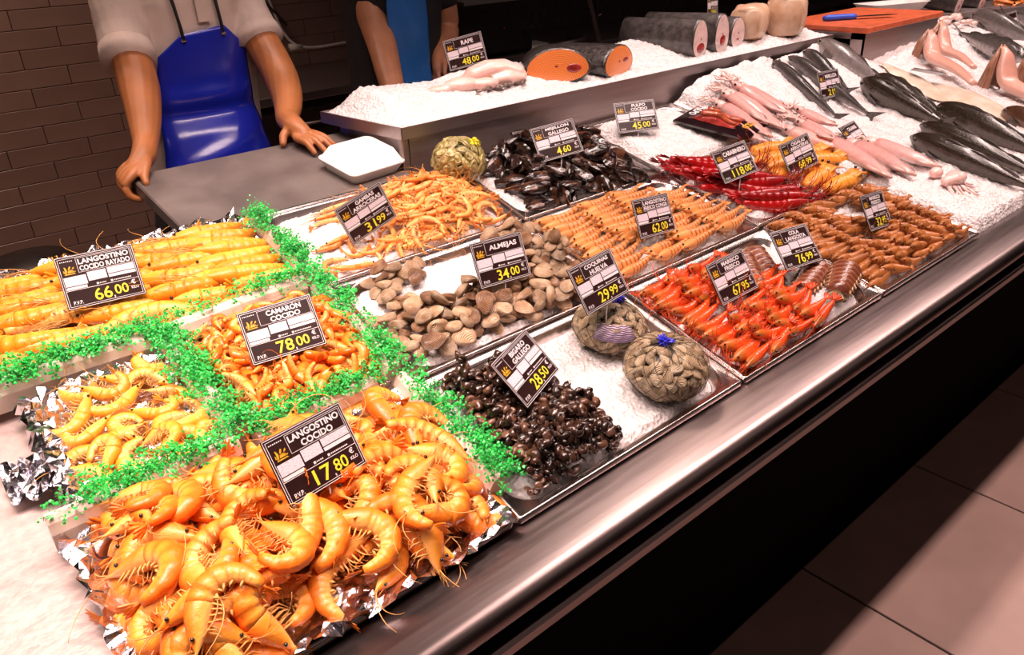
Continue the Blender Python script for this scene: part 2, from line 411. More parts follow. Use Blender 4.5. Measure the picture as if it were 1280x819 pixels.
def tray(label, q, depth=.026, rim=.011, rad=.045, name='steel_tray', m=None, lift=0., group=None):
    W_ = abs(q[1][0]-q[0][0]); H_ = abs(q[3][1]-q[0][1]); n = 6
    loops = []
    def lp(off, r, h):
        ox, oy = off/W_, off/H_
        loops.append([tuple(P(*bil(q, a, b), h+lift)) for a, b in rrect(n, (max(r, 1e-4)/W_, max(r, 1e-4)/H_), ox, 1-ox, oy, 1-oy)])
    lp(0, .004, -.007); lp(0, .004, .0015); lp(.0025, .004, .0035); lp(.005, .004, .0015); lp(rim, rad, .0); lp(rim+.004, rad, -.004)
    lp(rim+.010, rad*.9, -depth+.004); lp(rim+.016, rad*.8, -depth)
    mb = MB().rings(loops, cap=False); nl = len(loops[0]); base = len(mb.v)-nl
    mb.f.append(tuple(base+i for i in range(nl)))
    o = obj(name, mb, m or TRAYM)
    tag(o, label, 'tray', group)
    return o
def cq(k0, k1, t0, t1, gl=.004, gr=.004, l0=None):
    f = lambda k, t: col(k, t) if isinstance(k, int) else k
    return [(f(k0, t0)+gl, t0), (f(k1, t0)-gr, t0), (f(k1, t1)-gr, t1), (f(k0, t1)+gl, t1)]
Q = {
 'A0': cq(.045, 1, .004, .288), 'A1': cq(1, 2, .002, .292), 'A2': cq(2, 3, .002, .292), 'A3': cq(3, 4, .002, .298),
 'B0': cq(.075, .262, .322, .566), 'B00': cq(.285, 1, .316, .580, gr=.0), 'B1': cq(1, 2, .300, .592, gl=.03), 'B2': cq(2, 3, .300, .592),
 'B3': cq(3, 4, .306, .60), 'C0': cq(-.13, 1, .605, .905, gr=-.0), 'C1': cq(1, 2, .600, .895, gl=.0), 'C2': cq(2, 3, .600, .905),
 'C3': cq(3, 4, .608, .925)}
tray('foil lined steel tray heaped with large cooked prawns', Q['A0'])
tray('steel tray holding dark sea snails and net bags of clams', Q['A1'])
tray('steel tray holding red prawns and lobster tails', Q['A2'])
tray('steel tray holding rows of brown shrimp at the rail', Q['A3'])
tray('small foil lined tray of curled pale orange prawns', Q['B0'], rad=.02)
tray('tray of small bright orange shrimp between green garnish strips', Q['B00'], rad=.02)
tray('steel tray of clams on ice', Q['B1'])
tray('steel tray of striped raw prawns in rows', Q['B2'])
tray('steel tray under the dark red prawns and orange langoustines', Q['B3'])
tray('foil lined tray of long yellow prawns laid side by side', Q['C0'])
tray('steel tray of thin peach coloured shrimp on ice', Q['C1'])
tray('steel tray of black mussels and a yellow tied net bag', Q['C2'])
tray('steel tray of ice with the black octopus package', Q['C3'])

# ---------------------------------------------------------------- ice in trays
def tray_ice(q, label, hfun, inset=.016, res=.006, amp=.0035, seed=1):
    W_ = abs(q[1][0]-q[0][0]); H_ = abs(q[3][1]-q[0][1]); ix, iy = inset/W_, inset/H_
    nx, ny = int(W_/res), int(H_/res)
    def fn(a, b):
        # square to rounded square, so that the bed follows the tray's round corners
        u, v = 2*a-1, 2*b-1; k = .10
        u2 = u*(1-k*v**6); v2 = v*(1-k*u**6)
        aa, bb = ix+(1-2*ix)*(u2+1)/2, iy+(1-2*iy)*(v2+1)/2
        s, t = bil(q, aa, bb); edge = min(a, 1-a, b, 1-b)
        h = hfun(a, b)*sm(edge*9)+(-.020)*(1-sm(edge*14))
        return P(s, t, h+amp*(nrg.random()-.5)+.006*(noise2(s*70, t*70, seed)-.5))
    mb = MB().grid(nx, ny, fn)
    return tag(obj('crushed_ice', mb, ICE), label, 'ice', kind='stuff')
H_ICE = {'A1': lambda a, b: -.006, 'A2': lambda a, b: -.004, 'A3': lambda a, b: -.010, 'B00': lambda a, b: -.004, 'B1': lambda a, b: -.006,
         'B2': lambda a, b: -.003, 'B3': lambda a, b: .002+.004*b, 'C1': lambda a, b: -.006, 'C2': lambda a, b: -.008,
         'C3': lambda a, b: .006+.012*sm(b*1.5)*sm((1-a)*2)}
NM = {'A1': 'ice around the sea snails and net bags', 'A2': 'ice around the red prawns and lobster tails', 'A3': 'thin ice under the brown shrimp',
      'B00': 'ice under the small orange shrimp', 'B1': 'ice showing between the clams', 'B2': 'ice under the striped prawns',
      'B3': 'ice under the dark red prawns and langoustines', 'C1': 'ice under the peach coloured shrimp', 'C2': 'ice under the mussels',
      'C3': 'white ice filling the tray of the octopus package'}
for k in H_ICE: tray_ice(Q[k], NM[k], H_ICE[k], seed=sum(map(ord, k)))

# ---------------------------------------------------------------- the open ice bed with fish, from column 4 onwards
def hbed(s, t):
    return .012+.055*sm((t-.55)/.35)*sm((s-1.85)/.2)*(1-sm((s-2.75)/.15))+.03*sm((t-.62)/.2)*sm((s-2.8)/.4)
mb = MB()
nb = (430, 130)
def bedpt(a, b):
    t = .004+.915*b; s0 = 1.862+.045*t; s = s0+(5.1-s0)*a**1.35
    e = min(sm((s-s0)/.03), sm((t-.002)/.03))
    h = hbed(s, t)*e-.02*(1-e)
    return P(s, t, h+.005*(nrg.random()-.5)+.012*(noise2(s*38, t*38, 9)-.5)*e)
mb.grid(*nb, bedpt)
tag(obj('crushed_ice', mb, ICE), 'wide bed of crushed ice under the squid, hake and monkfish tails', 'ice', kind='stuff')
# ice banked against the riser above the squid
mb = MB()
def bank(a, b):
    s = 1.88+.92*a; t = .80+.125*b
    k = sm(a*5)*sm((1-a)*9)
    return P(s, t, -.01+.002+(.030+.05*k)*sm((b+.25)*.8)*(.75+.5*noise2(s*22, t*22, 4))*sm(a*9+.1)+.004*(nrg.random()-.5))
mb.grid(150, 20, bank)
tag(obj('crushed_ice', mb, ICE), 'bank of ice piled against the steel front of the raised shelf', 'ice', kind='stuff')

# ---------------------------------------------------------------- foil linings
def foil(q, label, hf, over=(.02, .02, .02, .02), seed=1, amp=.006, nx=40, ny=28):
    """over = how far the sheet stands out past front, right, back, left"""
    W_ = abs(q[1][0]-q[0][0]); H_ = abs(q[3][1]-q[0][1]); r = random.Random(seed)
    def fn(a, b):
        a2 = -over[3]/W_+a*(1+(over[1]+over[3])/W_); b2 = -over[0]/H_+b*(1+(over[0]+over[2])/H_)
        s, t = bil(q, a2, b2)
        d = min(a2*W_, (1-a2)*W_, b2*H_, (1-b2)*H_)   # inside positive
        if d > .03: h = hf
        elif d > 0: h = hf+(.010-hf)*sm((.03-d)/.028)
        else: h = .010+.012*math.sin(min(1, -d/.02)*3.1)*r.random()-.020*sm(-d/.03)
        k = amp*(1.6 if d < .02 else .7)
        return P(s+k*(r.random()-.5), t+k*(r.random()-.5), h+.9*k*(r.random()-.5)+.010*(noise2(s*50, t*50, seed)-.5))
    return tag(obj('foil_sheet', MB().grid(nx, ny, fn), FOIL, smooth=False), label, 'foil')
foil(Q['A0'], 'crumpled aluminium foil under the large cooked prawns', -.008, (.007, -.002, -.004, .006), 3, .008)
foil(Q['B0'], 'crumpled aluminium foil under the small tray of curled prawns', -.006, (.006, .0, -.002, .016), 5, .008, 22, 26)
foil(Q['C0'], 'crumpled aluminium foil under the long yellow prawns', -.004, (-.002, -.012, .016, .0), 8, .009, 52, 28)
# torn flap of foil at the corner of the small tray
r = random.Random(4)
def flap(a, b):
    s, t = .018+.06*a, .405+.075*b-.03*a
    return P(s+.005*(r.random()-.5), t+.005*(r.random()-.5), -.026+.03*a*a+.012*(r.random()-.5)*1.2+.008)
tag(obj('foil_scrap', MB().grid(9, 10, flap), FOIL, smooth=False), 'torn flap of foil sticking out beside the small prawn tray', 'foil')

# ---------------------------------------------------------------- prawns
def prawn(L=.15, curl=2.2, wid=.085, upright=False, head=.36, ns=10, seg=3, seed=0, ant=.9, antn=2, legs=5, legl=.17, fan=.15,
          swim=True, lean=0., ringsq=1.):
    """returns parts in a frame where the animal lies in the xy plane on its side (or stands on its legs if upright)"""
    r = random.Random(seed); n = 160
    th = [curl*sm((i/n-head*.75)/(.93-head*.75)) for i in range(n+1)]
    pos = [np.zeros(2)]
    for i in range(n): pos.append(pos[-1]+L/n*np.array([math.cos((th[i]+th[i+1])/2), math.sin((th[i]+th[i+1])/2)]))
    ctr = sum(pos)/len(pos); tw = curl*.35
    cr, sr = math.cos(-tw), math.sin(-tw)
    def rot(p): return np.array([cr*p[0]-sr*p[1], sr*p[0]+cr*p[1]])
    K = [(0, .05), (.03, .12), (.08, .36), (.16, .68), (.26, .93), (.36, 1.), (.5, 1.), (.64, .88), (.78, .66), (.88, .46), (.94, .34), (1, .3)]
    def prof(u): return L*wid*np.interp(u, [k[0] for k in K], [k[1] for k in K])
    def frame(u):
        i = min(n, max(0, u*n)); k = int(i); k2 = min(n, k+1); p = pos[k]+(pos[k2]-pos[k])*(i-k)-ctr; t = th[k]
        return rot(p), rot(np.array([math.cos(t), math.sin(t)])), rot(np.array([math.sin(t), -math.cos(t)]))  # point, along, dorsal
    def to3(p2, c):
        if upright: return (p2[0], c, -p2[1])
        return (p2[0], p2[1], c)
    def at(u, d, c):   # d towards the back, c sideways
        p, a, dn = frame(u); return to3(p+dn*d, c)
    def ring(u, k, ph):
        p, a, dn = frame(u); R = prof(u)*k; out = []; pc = []
        for i in range(ns):
            f = 2*math.pi*i/ns; c_ = math.cos(f)
            out.append(to3(p+dn*R*(c_ if c_ > 0 else c_*.82), .80*R*math.sin(f))); pc.append((u, c_, ph))
        return out, pc
    parts = {}
    us = [0, .03, .07, .12, .18, .24, .30, head-.01, head+.012]; ks = [1, 1, 1, 1, 1, 1.02, 1.05, 1.07, 1.0]
    if ns < 9: us = [0, .06, .13, .22, head-.01, head+.012]; ks = [1, 1, 1, 1.02, 1.07, 1.]
    rr = [ring(u, k, .9) for u, k in zip(us, ks)]
    parts['carapace'] = MB().rings([q[0] for q in rr], True, [q[1] for q in rr])
    # rostrum
    p0, p1 = at(.10, prof(.10)*.8, 0), at(-.035, prof(.1)*.95, 0); parts['carapace'].tube([at(.2, prof(.2)*.9, 0), p0, p1], [.012*L, .008*L, .001*L], 4, (.05, .9, .9))
    rr = []; e = (.93-head)/6
    for s_ in range(6):
        for q in range(seg):
            f = q/(seg-1) if seg > 1 else 0
            rr.append(ring(head+e*(s_+f*.96), 1.05-.065*f, f))
    parts['abdomen'] = MB().rings([q[0] for q in rr], True, [q[1] for q in rr])
    fm = MB(); p, a, dn = frame(.94)
    for k, sp in enumerate((-.62, -.3, 0, .3, .62)):
        ln = L*fan*(.85 if k == 2 else 1.); w_ = L*.024*(.7 if k == 2 else 1.)
        rows = []
        for j, (f, ww) in enumerate(((0, .4), (.4, 1.), (.8, .9), (1., .3))):
            q2 = p+a*ln*f*math.cos(sp); cc = ln*f*math.sin(sp)*.9; lift = dn*(.006*L*(1 if j else 0)-abs(sp)*.01*L)
            rows.append([to3(q2+lift, cc-w_*ww), to3(q2+lift+dn*.005*L, cc), to3(q2+lift, cc+w_*ww), to3(q2+lift-dn*.003*L, cc)])
        fm.rings(rows, True, [[(.97, .9, .9)]*4 for _ in rows])
    parts['tail_fan'] = fm
    lm = MB()
    for k in range(legs):
        for sd in (-1, 1):
            u = .17+.19*k/max(1, legs-1); R = prof(u); sp = r.uniform(.8, 1.2)*legl*L
            fw = r.uniform(-.2, .7)
            p, a, dn = frame(u); b0 = p-dn*R*.75
            k1 = b0-dn*sp*.45-a*sp*.25*fw; k2 = k1-dn*sp*.25-a*sp*.75*fw
            lm.tube([to3(b0, sd*R*.35), to3(k1, sd*(R*.35+.02*L)), to3(k2, sd*(R*.2+.01*L))], [.0085*L, .006*L, .002*L], 4, (.3, -.6, .7))
    parts['legs'] = lm
    if swim:
        sw = MB()
        for k in range(5):
            for sd in (-1, 1):
                u = head+e*(k+.5); R = prof(u); p, a, dn = frame(u); b0 = p-dn*R*.72
                k2 = b0-dn*L*.055*r.uniform(.7, 1.2)-a*L*.03*r.uniform(-.4, 1)
                sw.tube([to3(b0, sd*R*.4), to3((b0+k2)/2, sd*R*.5), to3(k2, sd*R*.35)], [.010*L, .011*L, .002*L], 4, (.6, -.9, .6), flat=.5)
        parts['swimmerets'] = sw
    am = MB()
    for k in range(antn):
        sd = -1 if k % 2 else 1; ln = L*ant*r.uniform(.6, 1.15); a0 = r.uniform(-.6, .9); bend = r.uniform(1.2, 2.6)*r.choice((-1, 1, 1))
        p, a, dn = frame(.05); h = math.atan2(-a[1], -a[0])+a0*.6; q = p.copy(); pts = [to3(q, sd*.01*L)]; z = sd*.01*L
        for j in range(9):
            q = q+ln/9*np.array([math.cos(h), math.sin(h)]); h += bend/9; z += ln/9*r.uniform(-.12, .2)*(1 if not upright else .4)
            pts.append(to3(q, z))
        am.tube(pts, [.0052*L]*3+[.0042*L]*4+[.0026*L]*3, 3, (.02, .6, .9))
    for k in range(3):
        p, a, dn = frame(.05); q1 = p-a*L*.06+dn*L*.012*k; q2 = p-a*L*.13+dn*L*r.uniform(-.05, .06)
        am.tube([to3(p, 0), to3(q1, r.uniform(-.01, .01)*L), to3(q2, r.uniform(-.03, .03)*L)], [.005*L, .003*L, .0015*L], 3, (.02, .6, .9))
    parts['antennae'] = am
    em = MB()
    for sd in (-1, 1): em.ell(at(.105, prof(.105)*.55, sd*prof(.105)*.95), (.017*L,)*3, 8, 6)
    parts['eyes'] = em
    return parts

EYE = mat('black_eye', (.012, .008, .006), .15, 0, .1, 10, coat=.6)
class Proto:
    """a kind of thing: one mesh, or an empty with child parts; pts = its solid points for stacking"""
    def __init__(s, name, parts=None, single=None, pts=None):
        s.name = name; s.parts = parts; s.single = single; s.pts = np.array(pts, float)
    def spawn(s, M, label, cat, group):
        if M is None: return None
        if s.single is not None: o = link(s.name, s.single, None, None, M)
        else:
            o = empty(s.name, M)
            for nm, me in s.parts: link(nm, me, None, o)
        return tag(o, label, cat, group)
def prawn_proto(name, m, single=False, thin=None, solid=('carapace', 'abdomen'), drop=(), **kw):
    ps = prawn(**kw); pts = sum((ps[k].v for k in solid), [])
    for d in drop: ps.pop(d, None)
    thin = thin or m
    if single:
        mb = MB(); ne = 0
        for k, p in ps.items():
            if k != 'eyes': mb.merge(p)
        nf = len(mb.f)
        if 'eyes' in ps: mb.merge(ps['eyes'])
        me = mb.mesh(name); me.materials.append(m); me.materials.append(EYE)
        idx = [0]*nf+[1]*(len(mb.f)-nf); me.polygons.foreach_set('material_index', idx)
        return Proto(name, single=me, pts=pts)
    parts = []
    for k, p in ps.items():
        me = p.mesh(k); me.materials.append(EYE if k == 'eyes' else (thin if k in ('legs', 'antennae', 'swimmerets') else m)); parts.append((k, me))
    return Proto(name, parts=parts, pts=pts)

# price cards: place, right and up directions, lettering (used here to keep the heaps clear of them)
CARDS = [
 ('rayado', (0.2383, 1.2607, 1.0975), (0.9864, -0.1642, -0.0059), (0.0864, 0.4875, 0.8688), ('LANGOSTINO', 'COCIDO RAYADO'), '66', '00', 1., 'dark price card reading langostino cocido rayado 66,00'),
 ('camaron', (0.4051, 1.0119, 1.0351), (0.9705, -0.2348, 0.0544), (0.1101, 0.6328, 0.7665), ('CAMARÓN', 'COCIDO'), '78', '00', 1., 'dark price card reading camaron cocido 78,00'),
 ('langostino', (0.3019, 0.7262, 1.014), (0.9894, 0.1445, -0.0145), (-0.0605, 0.5012, 0.8632), ('LANGOSTINO', 'COCIDO'), '17', '80', 1., 'dark price card reading langostino cocido 17,80'),
 ('gambas', (0.7121, 1.2651, 1.0775), (0.9454, -0.0462, 0.3226), (-0.3152, 0.122, 0.9412), ('GAMBAS', 'ARROCERAS'), '31', '99', .96, 'dark price card reading gambas arroceras 31,99'),
 ('almejas', (0.8211, 1.0032, 1.0237), (0.9948, -0.0959, -0.033), (0.0693, 0.4049, 0.9117), ('ALMEJAS',), '34', '00', 1., 'dark price card reading almejas 34,00 over the clams'),
 ('bigaro', (0.6538, 0.7536, 0.9736), (0.9284, 0.3676, 0.054), (-0.287, 0.6171, 0.7327), ('BIGARO', 'GALLEGO'), '28', '50', 1., 'dark price card reading bigaro gallego 28,50'),
 ('coquinas', (0.8160, 0.7614, 1.0579), (0.9965, 0.0668, 0.0496), (-0.0768, 0.509, 0.8574), ('COQUINAS', 'HUELVA'), '29', '99', .93, 'dark price card reading coquinas huelva 29,99'),
 ('mejillon', (1.2424, 1.2949, 1.1106), (0.9398, -0.3207, 0.1177), (0.0807, 0.5431, 0.8358), ('MEJILLON', 'GALLEGO'), '4', '60', 1., 'dark price card reading mejillon gallego 4,60'),
 ('pulpo', (1.5742, 1.3438, 1.1025), (0.8625, -0.5048, 0.0358), (0.2605, 0.5035, 0.8238), ('PULPO', 'COCIDO'), '45', '00', 1., 'dark price card reading pulpo cocido 45,00'),
 ('lfresco', (1.1924, 0.9631, 1.0202), (0.9966, -0.0406, -0.0712), (0.0817, 0.4294, 0.8994), ('LANGOSTINO', 'FRESCO CONGR'), '62', '00', .97, 'dark price card marked 62,00 over the striped prawns'),
 ('carabinero', (1.5767, 1.0404, 1.0366), (0.9828, -0.1495, 0.1086), (-0.0011, 0.5827, 0.8127), ('CARABINERO',), '118', '00', 1., 'dark price card reading carabinero 118,00'),
 ('cigalas', (1.753, 0.9782, 1.0297), (0.9838, -0.1099, 0.1413), (-0.0696, 0.4925, 0.8675), ('CIGALAS', 'ARROCERAS'), '68', '99', .98, 'dark price card marked 68,99 over the langoustines'),
 ('marisco67', (1.1375, 0.734, 0.9724), (0.9992, -0.0249, 0.0312), (-0.0123, 0.5511, 0.8343), ('MARISCO', 'FRESCO'), '67', '95', .96, 'dark price card reading marisco fresco 67,95'),
 ('cola', (1.3457, 0.7323, 0.9711), (0.9923, -0.1146, -0.0475), (0.1115, 0.6565, 0.746), ('COLA', 'LANGOSTA'), '76', '99', 1., 'dark price card reading cola langosta 76,99'),
 ('marisco32', (1.6448, 0.7219, 0.9722), (0.9941, 0.0239, -0.1061), (0.0797, 0.504, 0.86), ('MARISCO', 'FRESCO'), '32', '95', .97, 'dark price card reading marisco fresco 32,95'),
 ('calamar', (2.0701, 0.9984, 1.0116), (0.9904, 0.1379, -0.0113), (-0.0904, 0.7068, 0.7017), ('CALAMAR',), '32', '99', 1., 'dark price card standing in the squid'),
 ('merluza', (2.317, 1.222, 1.0893), (0.9966, -0.0823, -0.0052), (0.0347, 0.362, 0.9315), ('MERLUZA', ), '21', '98', .975, 'dark price card marked 21,98 among the hake'),
 ('rape', (1.3449, 1.7485, 1.2587), (0.7305, -0.6492, 0.212), (-0.0246, 0.2851, 0.9582), ('RAPE',), '48', '00', .97, 'dark price card reading rape 48,00 behind the monkfish'),
 ('hake', (2.3309, 1.6766, 1.2935), (0.9597, 0.277, -0.047), (0.0247, 0.0834, 0.9962), (), '19', '80', .9, 'price card standing on the grey fish pieces'),
 ('right', (3.927, 1.2987, 1.103), (0.9885, -0.1295, 0.0779), (-0.027, 0.3555, 0.9343), (), '18', '90', 1., 'price card standing among the far silver fish'),
]
CARDPOS = []
LIFT = {'langostino': .975, 'carabinero': .965, 'cigalas': .985, 'marisco32': .985, 'bigaro': .955, 'almejas': .955, 'camaron': .965, 'cola': .98, 'marisco67': .985, 'lfresco': .985, 'gambas': .985}
CAMP = Vector((0, 0, 1.55))
CARDS = [(c[0], tuple(CAMP+(Vector(c[1])-CAMP)*LIFT.get(c[0], 1)), *c[2:7], c[7]*LIFT.get(c[0], 1), c[8]) for c in CARDS]   # cards stand on stakes clear of the heaps
for _c in CARDS:
    _b = MT.inverted() @ (Vector(_c[1])-Vector(_c[3])*.041*_c[7]); CARDPOS.append((_b.x, _b.y, _b.z))
def card_cap(s, t, rad):
    c = 9.
    for sc, tc, hb in CARDPOS:
        d = tc-t
        if d < -.012-.4*rad or d > .16: continue
        if abs(s-(sc-.75*d)) < .052+.5*rad: c = min(c, hb+.002+.50*max(0, d))
    return c
class Heap:
    def __init__(s, q, base, res=.004):
        xs = [p[0] for p in q]; ys = [p[1] for p in q]
        s.x0, s.y0 = min(xs)-.05, min(ys)-.05; s.res = res
        nx, ny = int((max(xs)+.05-s.x0)/res)+1, int((max(ys)+.05-s.y0)/res)+1
        s.g = np.array([[base(s.x0+i*res, s.y0+j*res) for j in range(ny)] for i in range(nx)], float)
    def idx(s, pts, x, y):
        ix = np.clip(((pts[:, 0]+x-s.x0)/s.res).astype(int), 0, s.g.shape[0]-1)
        iy = np.clip(((pts[:, 1]+y-s.y0)/s.res).astype(int), 0, s.g.shape[1]-1); return ix, iy
    def put(s, proto, x, y, ang, roll=0., scale=1., sink=90, tmax=.45, follow=True, lift=0., cap=True):
        R0 = Rz(ang) @ Rx(roll) @ Matrix.Scale(scale, 4); R = np.array(R0.to_3x3()); p = proto.pts @ R.T
        ix, iy = s.idx(p, x, y); g = s.g[ix, iy]; Rn = Matrix.Identity(4)
        if follow:
            A = np.c_[p[:, 0], p[:, 1], np.ones(len(p))]; c = np.linalg.lstsq(A, g, rcond=None)[0]
            gx, gy = np.clip(c[:2], -tmax, tmax)
            nv = Vector((-gx, -gy, 1)).normalized(); Rn = Vector((0, 0, 1)).rotation_difference(nv).to_matrix().to_4x4()
            p = p @ np.array(Rn.to_3x3()).T; ix, iy = s.idx(p, x, y); g = s.g[ix, iy]
        z = np.percentile(g-p[:, 2], sink)+lift
        if cap and p[:, 2].max()+z > card_cap(x, y, .5*float(np.ptp(p[:, :2], axis=0).max())): return None
        np.maximum.at(s.g, (ix, iy), p[:, 2]+z)
        # close the gaps between sample points
        for dx, dy in ((1, 0), (0, 1), (-1, 0), (0, -1)):
            np.maximum.at(s.g, (np.clip(ix+dx, 0, s.g.shape[0]-1), np.clip(iy+dy, 0, s.g.shape[1]-1)), p[:, 2]+z-.0015)
        return MT @ T_(x, y, z) @ Rn @ R0
def scatter(q, n, r, jit=1.):
    """n well spread points of the quad q"""
    pts = []; tries = 0
    while len(pts) < n:
        best, bd = None, -1
        for _ in range(7):
            c = bil(q, r.random(), r.random()); d = min([(c[0]-k[0])**2+(c[1]-k[1])**2 for k in pts[-160:]] or [1])
            if d > bd: best, bd = c, d
        pts.append(best)
    return pts

def near(s, t, marks):
    return min(marks, key=lambda m: (m[0]-s)**2+(m[1]-t)**2)[2]
def curlword(c): return 'tightly curled' if abs(c) > 2.6 else ('curved' if abs(c) > 1.6 else 'nearly straight')
# -- materials for the kinds
M_BIG = shell_mat('cooked_prawn_shell', (.81, .185, .011), (.92, .335, .032), (.95, .49, .14), band=(.81, .165, .008), bandw=.55, bandpow=.16, spots=.15, sss=.15)
M_BIGT = mat('cooked_prawn_limbs', (.92, .42, .12), .4, 0, .15, 40, sss=.1)
M_RAY = shell_mat('yellow_prawn_shell', (.87, .31, .015), (.94, .46, .045), (.95, .58, .16), band=(.86, .22, .01), bandw=.5, bandpow=.2, spots=.55, spotcol=(.75, .2, .01))
M_RAYT = mat('yellow_prawn_limbs', (.93, .44, .12), .45, 0, .2, 40)
M_CUR = shell_mat('pale_prawn_shell', (.88, .32, .02), (.94, .46, .07), (.95, .60, .22), band=(.85, .25, .02), bandw=.4, bandpow=.18, spots=.2)
M_CAM = shell_mat('small_shrimp_shell', (.84, .16, .006), (.93, .34, .025), (.95, .56, .18), band=(.75, .10, .01), bandw=.4, bandpow=.2, rand=.2, coat=.4)
M_GAM = shell_mat('peach_shrimp_shell', (.87, .29, .05), (.93, .41, .11), (.94, .55, .23), rand=.15, band=(.8, .2, .04), bandw=.3, bandpow=.2)
M_STR = shell_mat('striped_prawn_shell', (.70, .27, .075), (.84, .38, .12), (.88, .50, .22), band=(.36, .09, .025), bandw=.95, bandpow=.34, rand=.1)
M_CAR = shell_mat('dark_red_prawn_shell', (.34, .004, .005), (.46, .008, .008), (.52, .03, .022), rand=.3, coat=.5, rough=.25)
M_RED = shell_mat('red_prawn_shell', (.80, .075, .008), (.90, .13, .015), (.90, .22, .05), head=(.42, .14, .025), rand=.15, coat=.5, rough=.25, band=(.72, .06, .01), bandw=.4, bandpow=.2)
M_REDT = mat('red_prawn_limbs', (.88, .10, .012), .4, 0, .15, 40)
M_BRN = shell_mat('brown_shrimp_shell', (.42, .135, .03), (.52, .19, .05), (.58, .25, .08), rand=.12, spots=.5, spotcol=(.14, .03, .008), head=(.38, .13, .03))

# -- large cooked prawns
bigs = [prawn_proto('large_prawn', M_BIG, thin=M_BIGT, L=.140*k, curl=c, wid=.110, ns=12, seed=i, ant=.5, legl=.15)
        for i, (k, c) in enumerate(((1., 2.7), (1.02, 1.9), (.98, 3.3), (1.05, 2.3), (.95, 1.3), (1., 2.9)))]
q = [(.082, .045), (.450, .040), (.466, .272), (.088, .272)]
hp = Heap(q, lambda s, t: -.004+.016*sm((s-.05)/.10)*sm((.49-s)/.10)*sm((t+.005)/.10)*sm((.30-t)/.08))
BIGC = (2.7, 1.9, 3.3, 2.3, 1.3, 2.9)
MK = [(.30, .17, 'under the 17,80 card'), (.08, .10, 'by the crumpled foil edge beside the bare steel'), (.10, .25, 'below the strip of the curled prawns'), (.20, .13, 'in the middle of the heap'), (.33, .07, 'in the heap near the rail'),
      (.22, .02, 'touching the front rail'), (.40, .02, 'at the foil edge by the front rail'), (.45, .14, 'beside the strip of the sea snails'), (.42, .26, 'below the strip of the small shrimp'), (.25, .26, 'behind the 17,80 card')]
r = random.Random(21)
for i, (s, t) in enumerate(scatter(q, 100, r)):
    if s < .105 and t > .2 and r.random() < .3: continue
    M = hp.put(bigs[i % 6], s, t, r.uniform(0, 6.28), roll=r.choice((0, math.pi))+r.uniform(-.35, .35), scale=r.uniform(.92, 1.08), sink=70)
    bigs[i % 6].spawn(M, f'{curlword(BIGC[i % 6])} large orange cooked prawn {near(s, t, MK)}', 'prawn', 'large cooked prawns')

# -- long yellow prawns, side by side
rays = [prawn_proto('yellow_prawn', M_RAY, thin=M_RAYT, drop=('eyes',) if i else (), L=.168*k, curl=c, wid=.108, ns=10, seed=40+i, ant=.8, antn=5, upright=False, legl=.14)
        for i, (k, c) in enumerate(((1., .55), (1.03, .8), (.97, .4), (1.0, 1.0)))]
q = Q['C0']
hp = Heap(q, lambda s, t: .000+.008*sm((t-.60)/.08)*sm((.90-t)/.08)*sm((.555-s)/.1))
MK = [(.24, .72, 'below the 66,00 card'), (.22, .86, 'behind the 66,00 card'), (.02, .75, 'at the open end of its tray, past the 66,00 card'), (.46, .86, 'in the tray corner by the worktop'), (.48, .74, 'beside the garnish strip of the peach shrimp'), (.40, .64, 'above the garnish strip of the small shrimp'), (.12, .63, 'above the garnish strip of the curled prawns')]
r = random.Random(5); k = 0
for row, t in enumerate(np.linspace(.628, .862, 9)):
    for c_, s in enumerate((.0, .125, .245, .365, .468)):
        s2 = s+.035*(row % 2)+r.uniform(-.015, .015)
        if s2 > .485: s2 = .48
        M = hp.put(rays[k % 4], s2, t+r.uniform(-.006, .006), r.uniform(-.22, .12)+(math.pi if r.random() < .12 else 0), roll=r.uniform(-.3, .3), scale=r.uniform(.93, 1.05), sink=66, tmax=.25)
        rays[k % 4].spawn(M, f'long yellow cooked prawn {near(s2, t, MK)}', 'prawn', 'yellow prawns'); k += 1

# -- curled prawns in the small foil tray
curs = [prawn_proto('curled_prawn', M_CUR, thin=M_RAYT, L=.112*kk, curl=c, wid=.098, ns=9, seed=60+i, ant=.7) for i, (kk, c) in enumerate(((1., 2.9), (1.05, 2.), (.95, 3.5), (1., 2.5)))]
q = [(.098, .335), (.245, .345), (.252, .548), (.105, .545)]
hp = Heap(q, lambda s, t: -.006+.012*sm((s-.07)/.08)*sm((.28-s)/.06)); MK = [(.10, .44, 'by its loose foil flap'), (.17, .35, 'near the large prawns'), (.24, .45, 'near the small shrimp'), (.17, .54, 'near the yellow prawns'), (.17, .44, 'in the middle')]; r = random.Random(8)
for i, (s, t) in enumerate(scatter(q, 24, r)):
    M = hp.put(curs[i % 4], s, t, r.uniform(0, 6.28), roll=r.choice((0, math.pi))+r.uniform(-.25, .25), scale=r.uniform(.85, 1.02), sink=66)
    curs[i % 4].spawn(M, f'{curlword((2.9, 2., 3.5, 2.5)[i % 4])} pale prawn in the small tray, {near(s, t, MK)}', 'prawn', 'curled prawns')

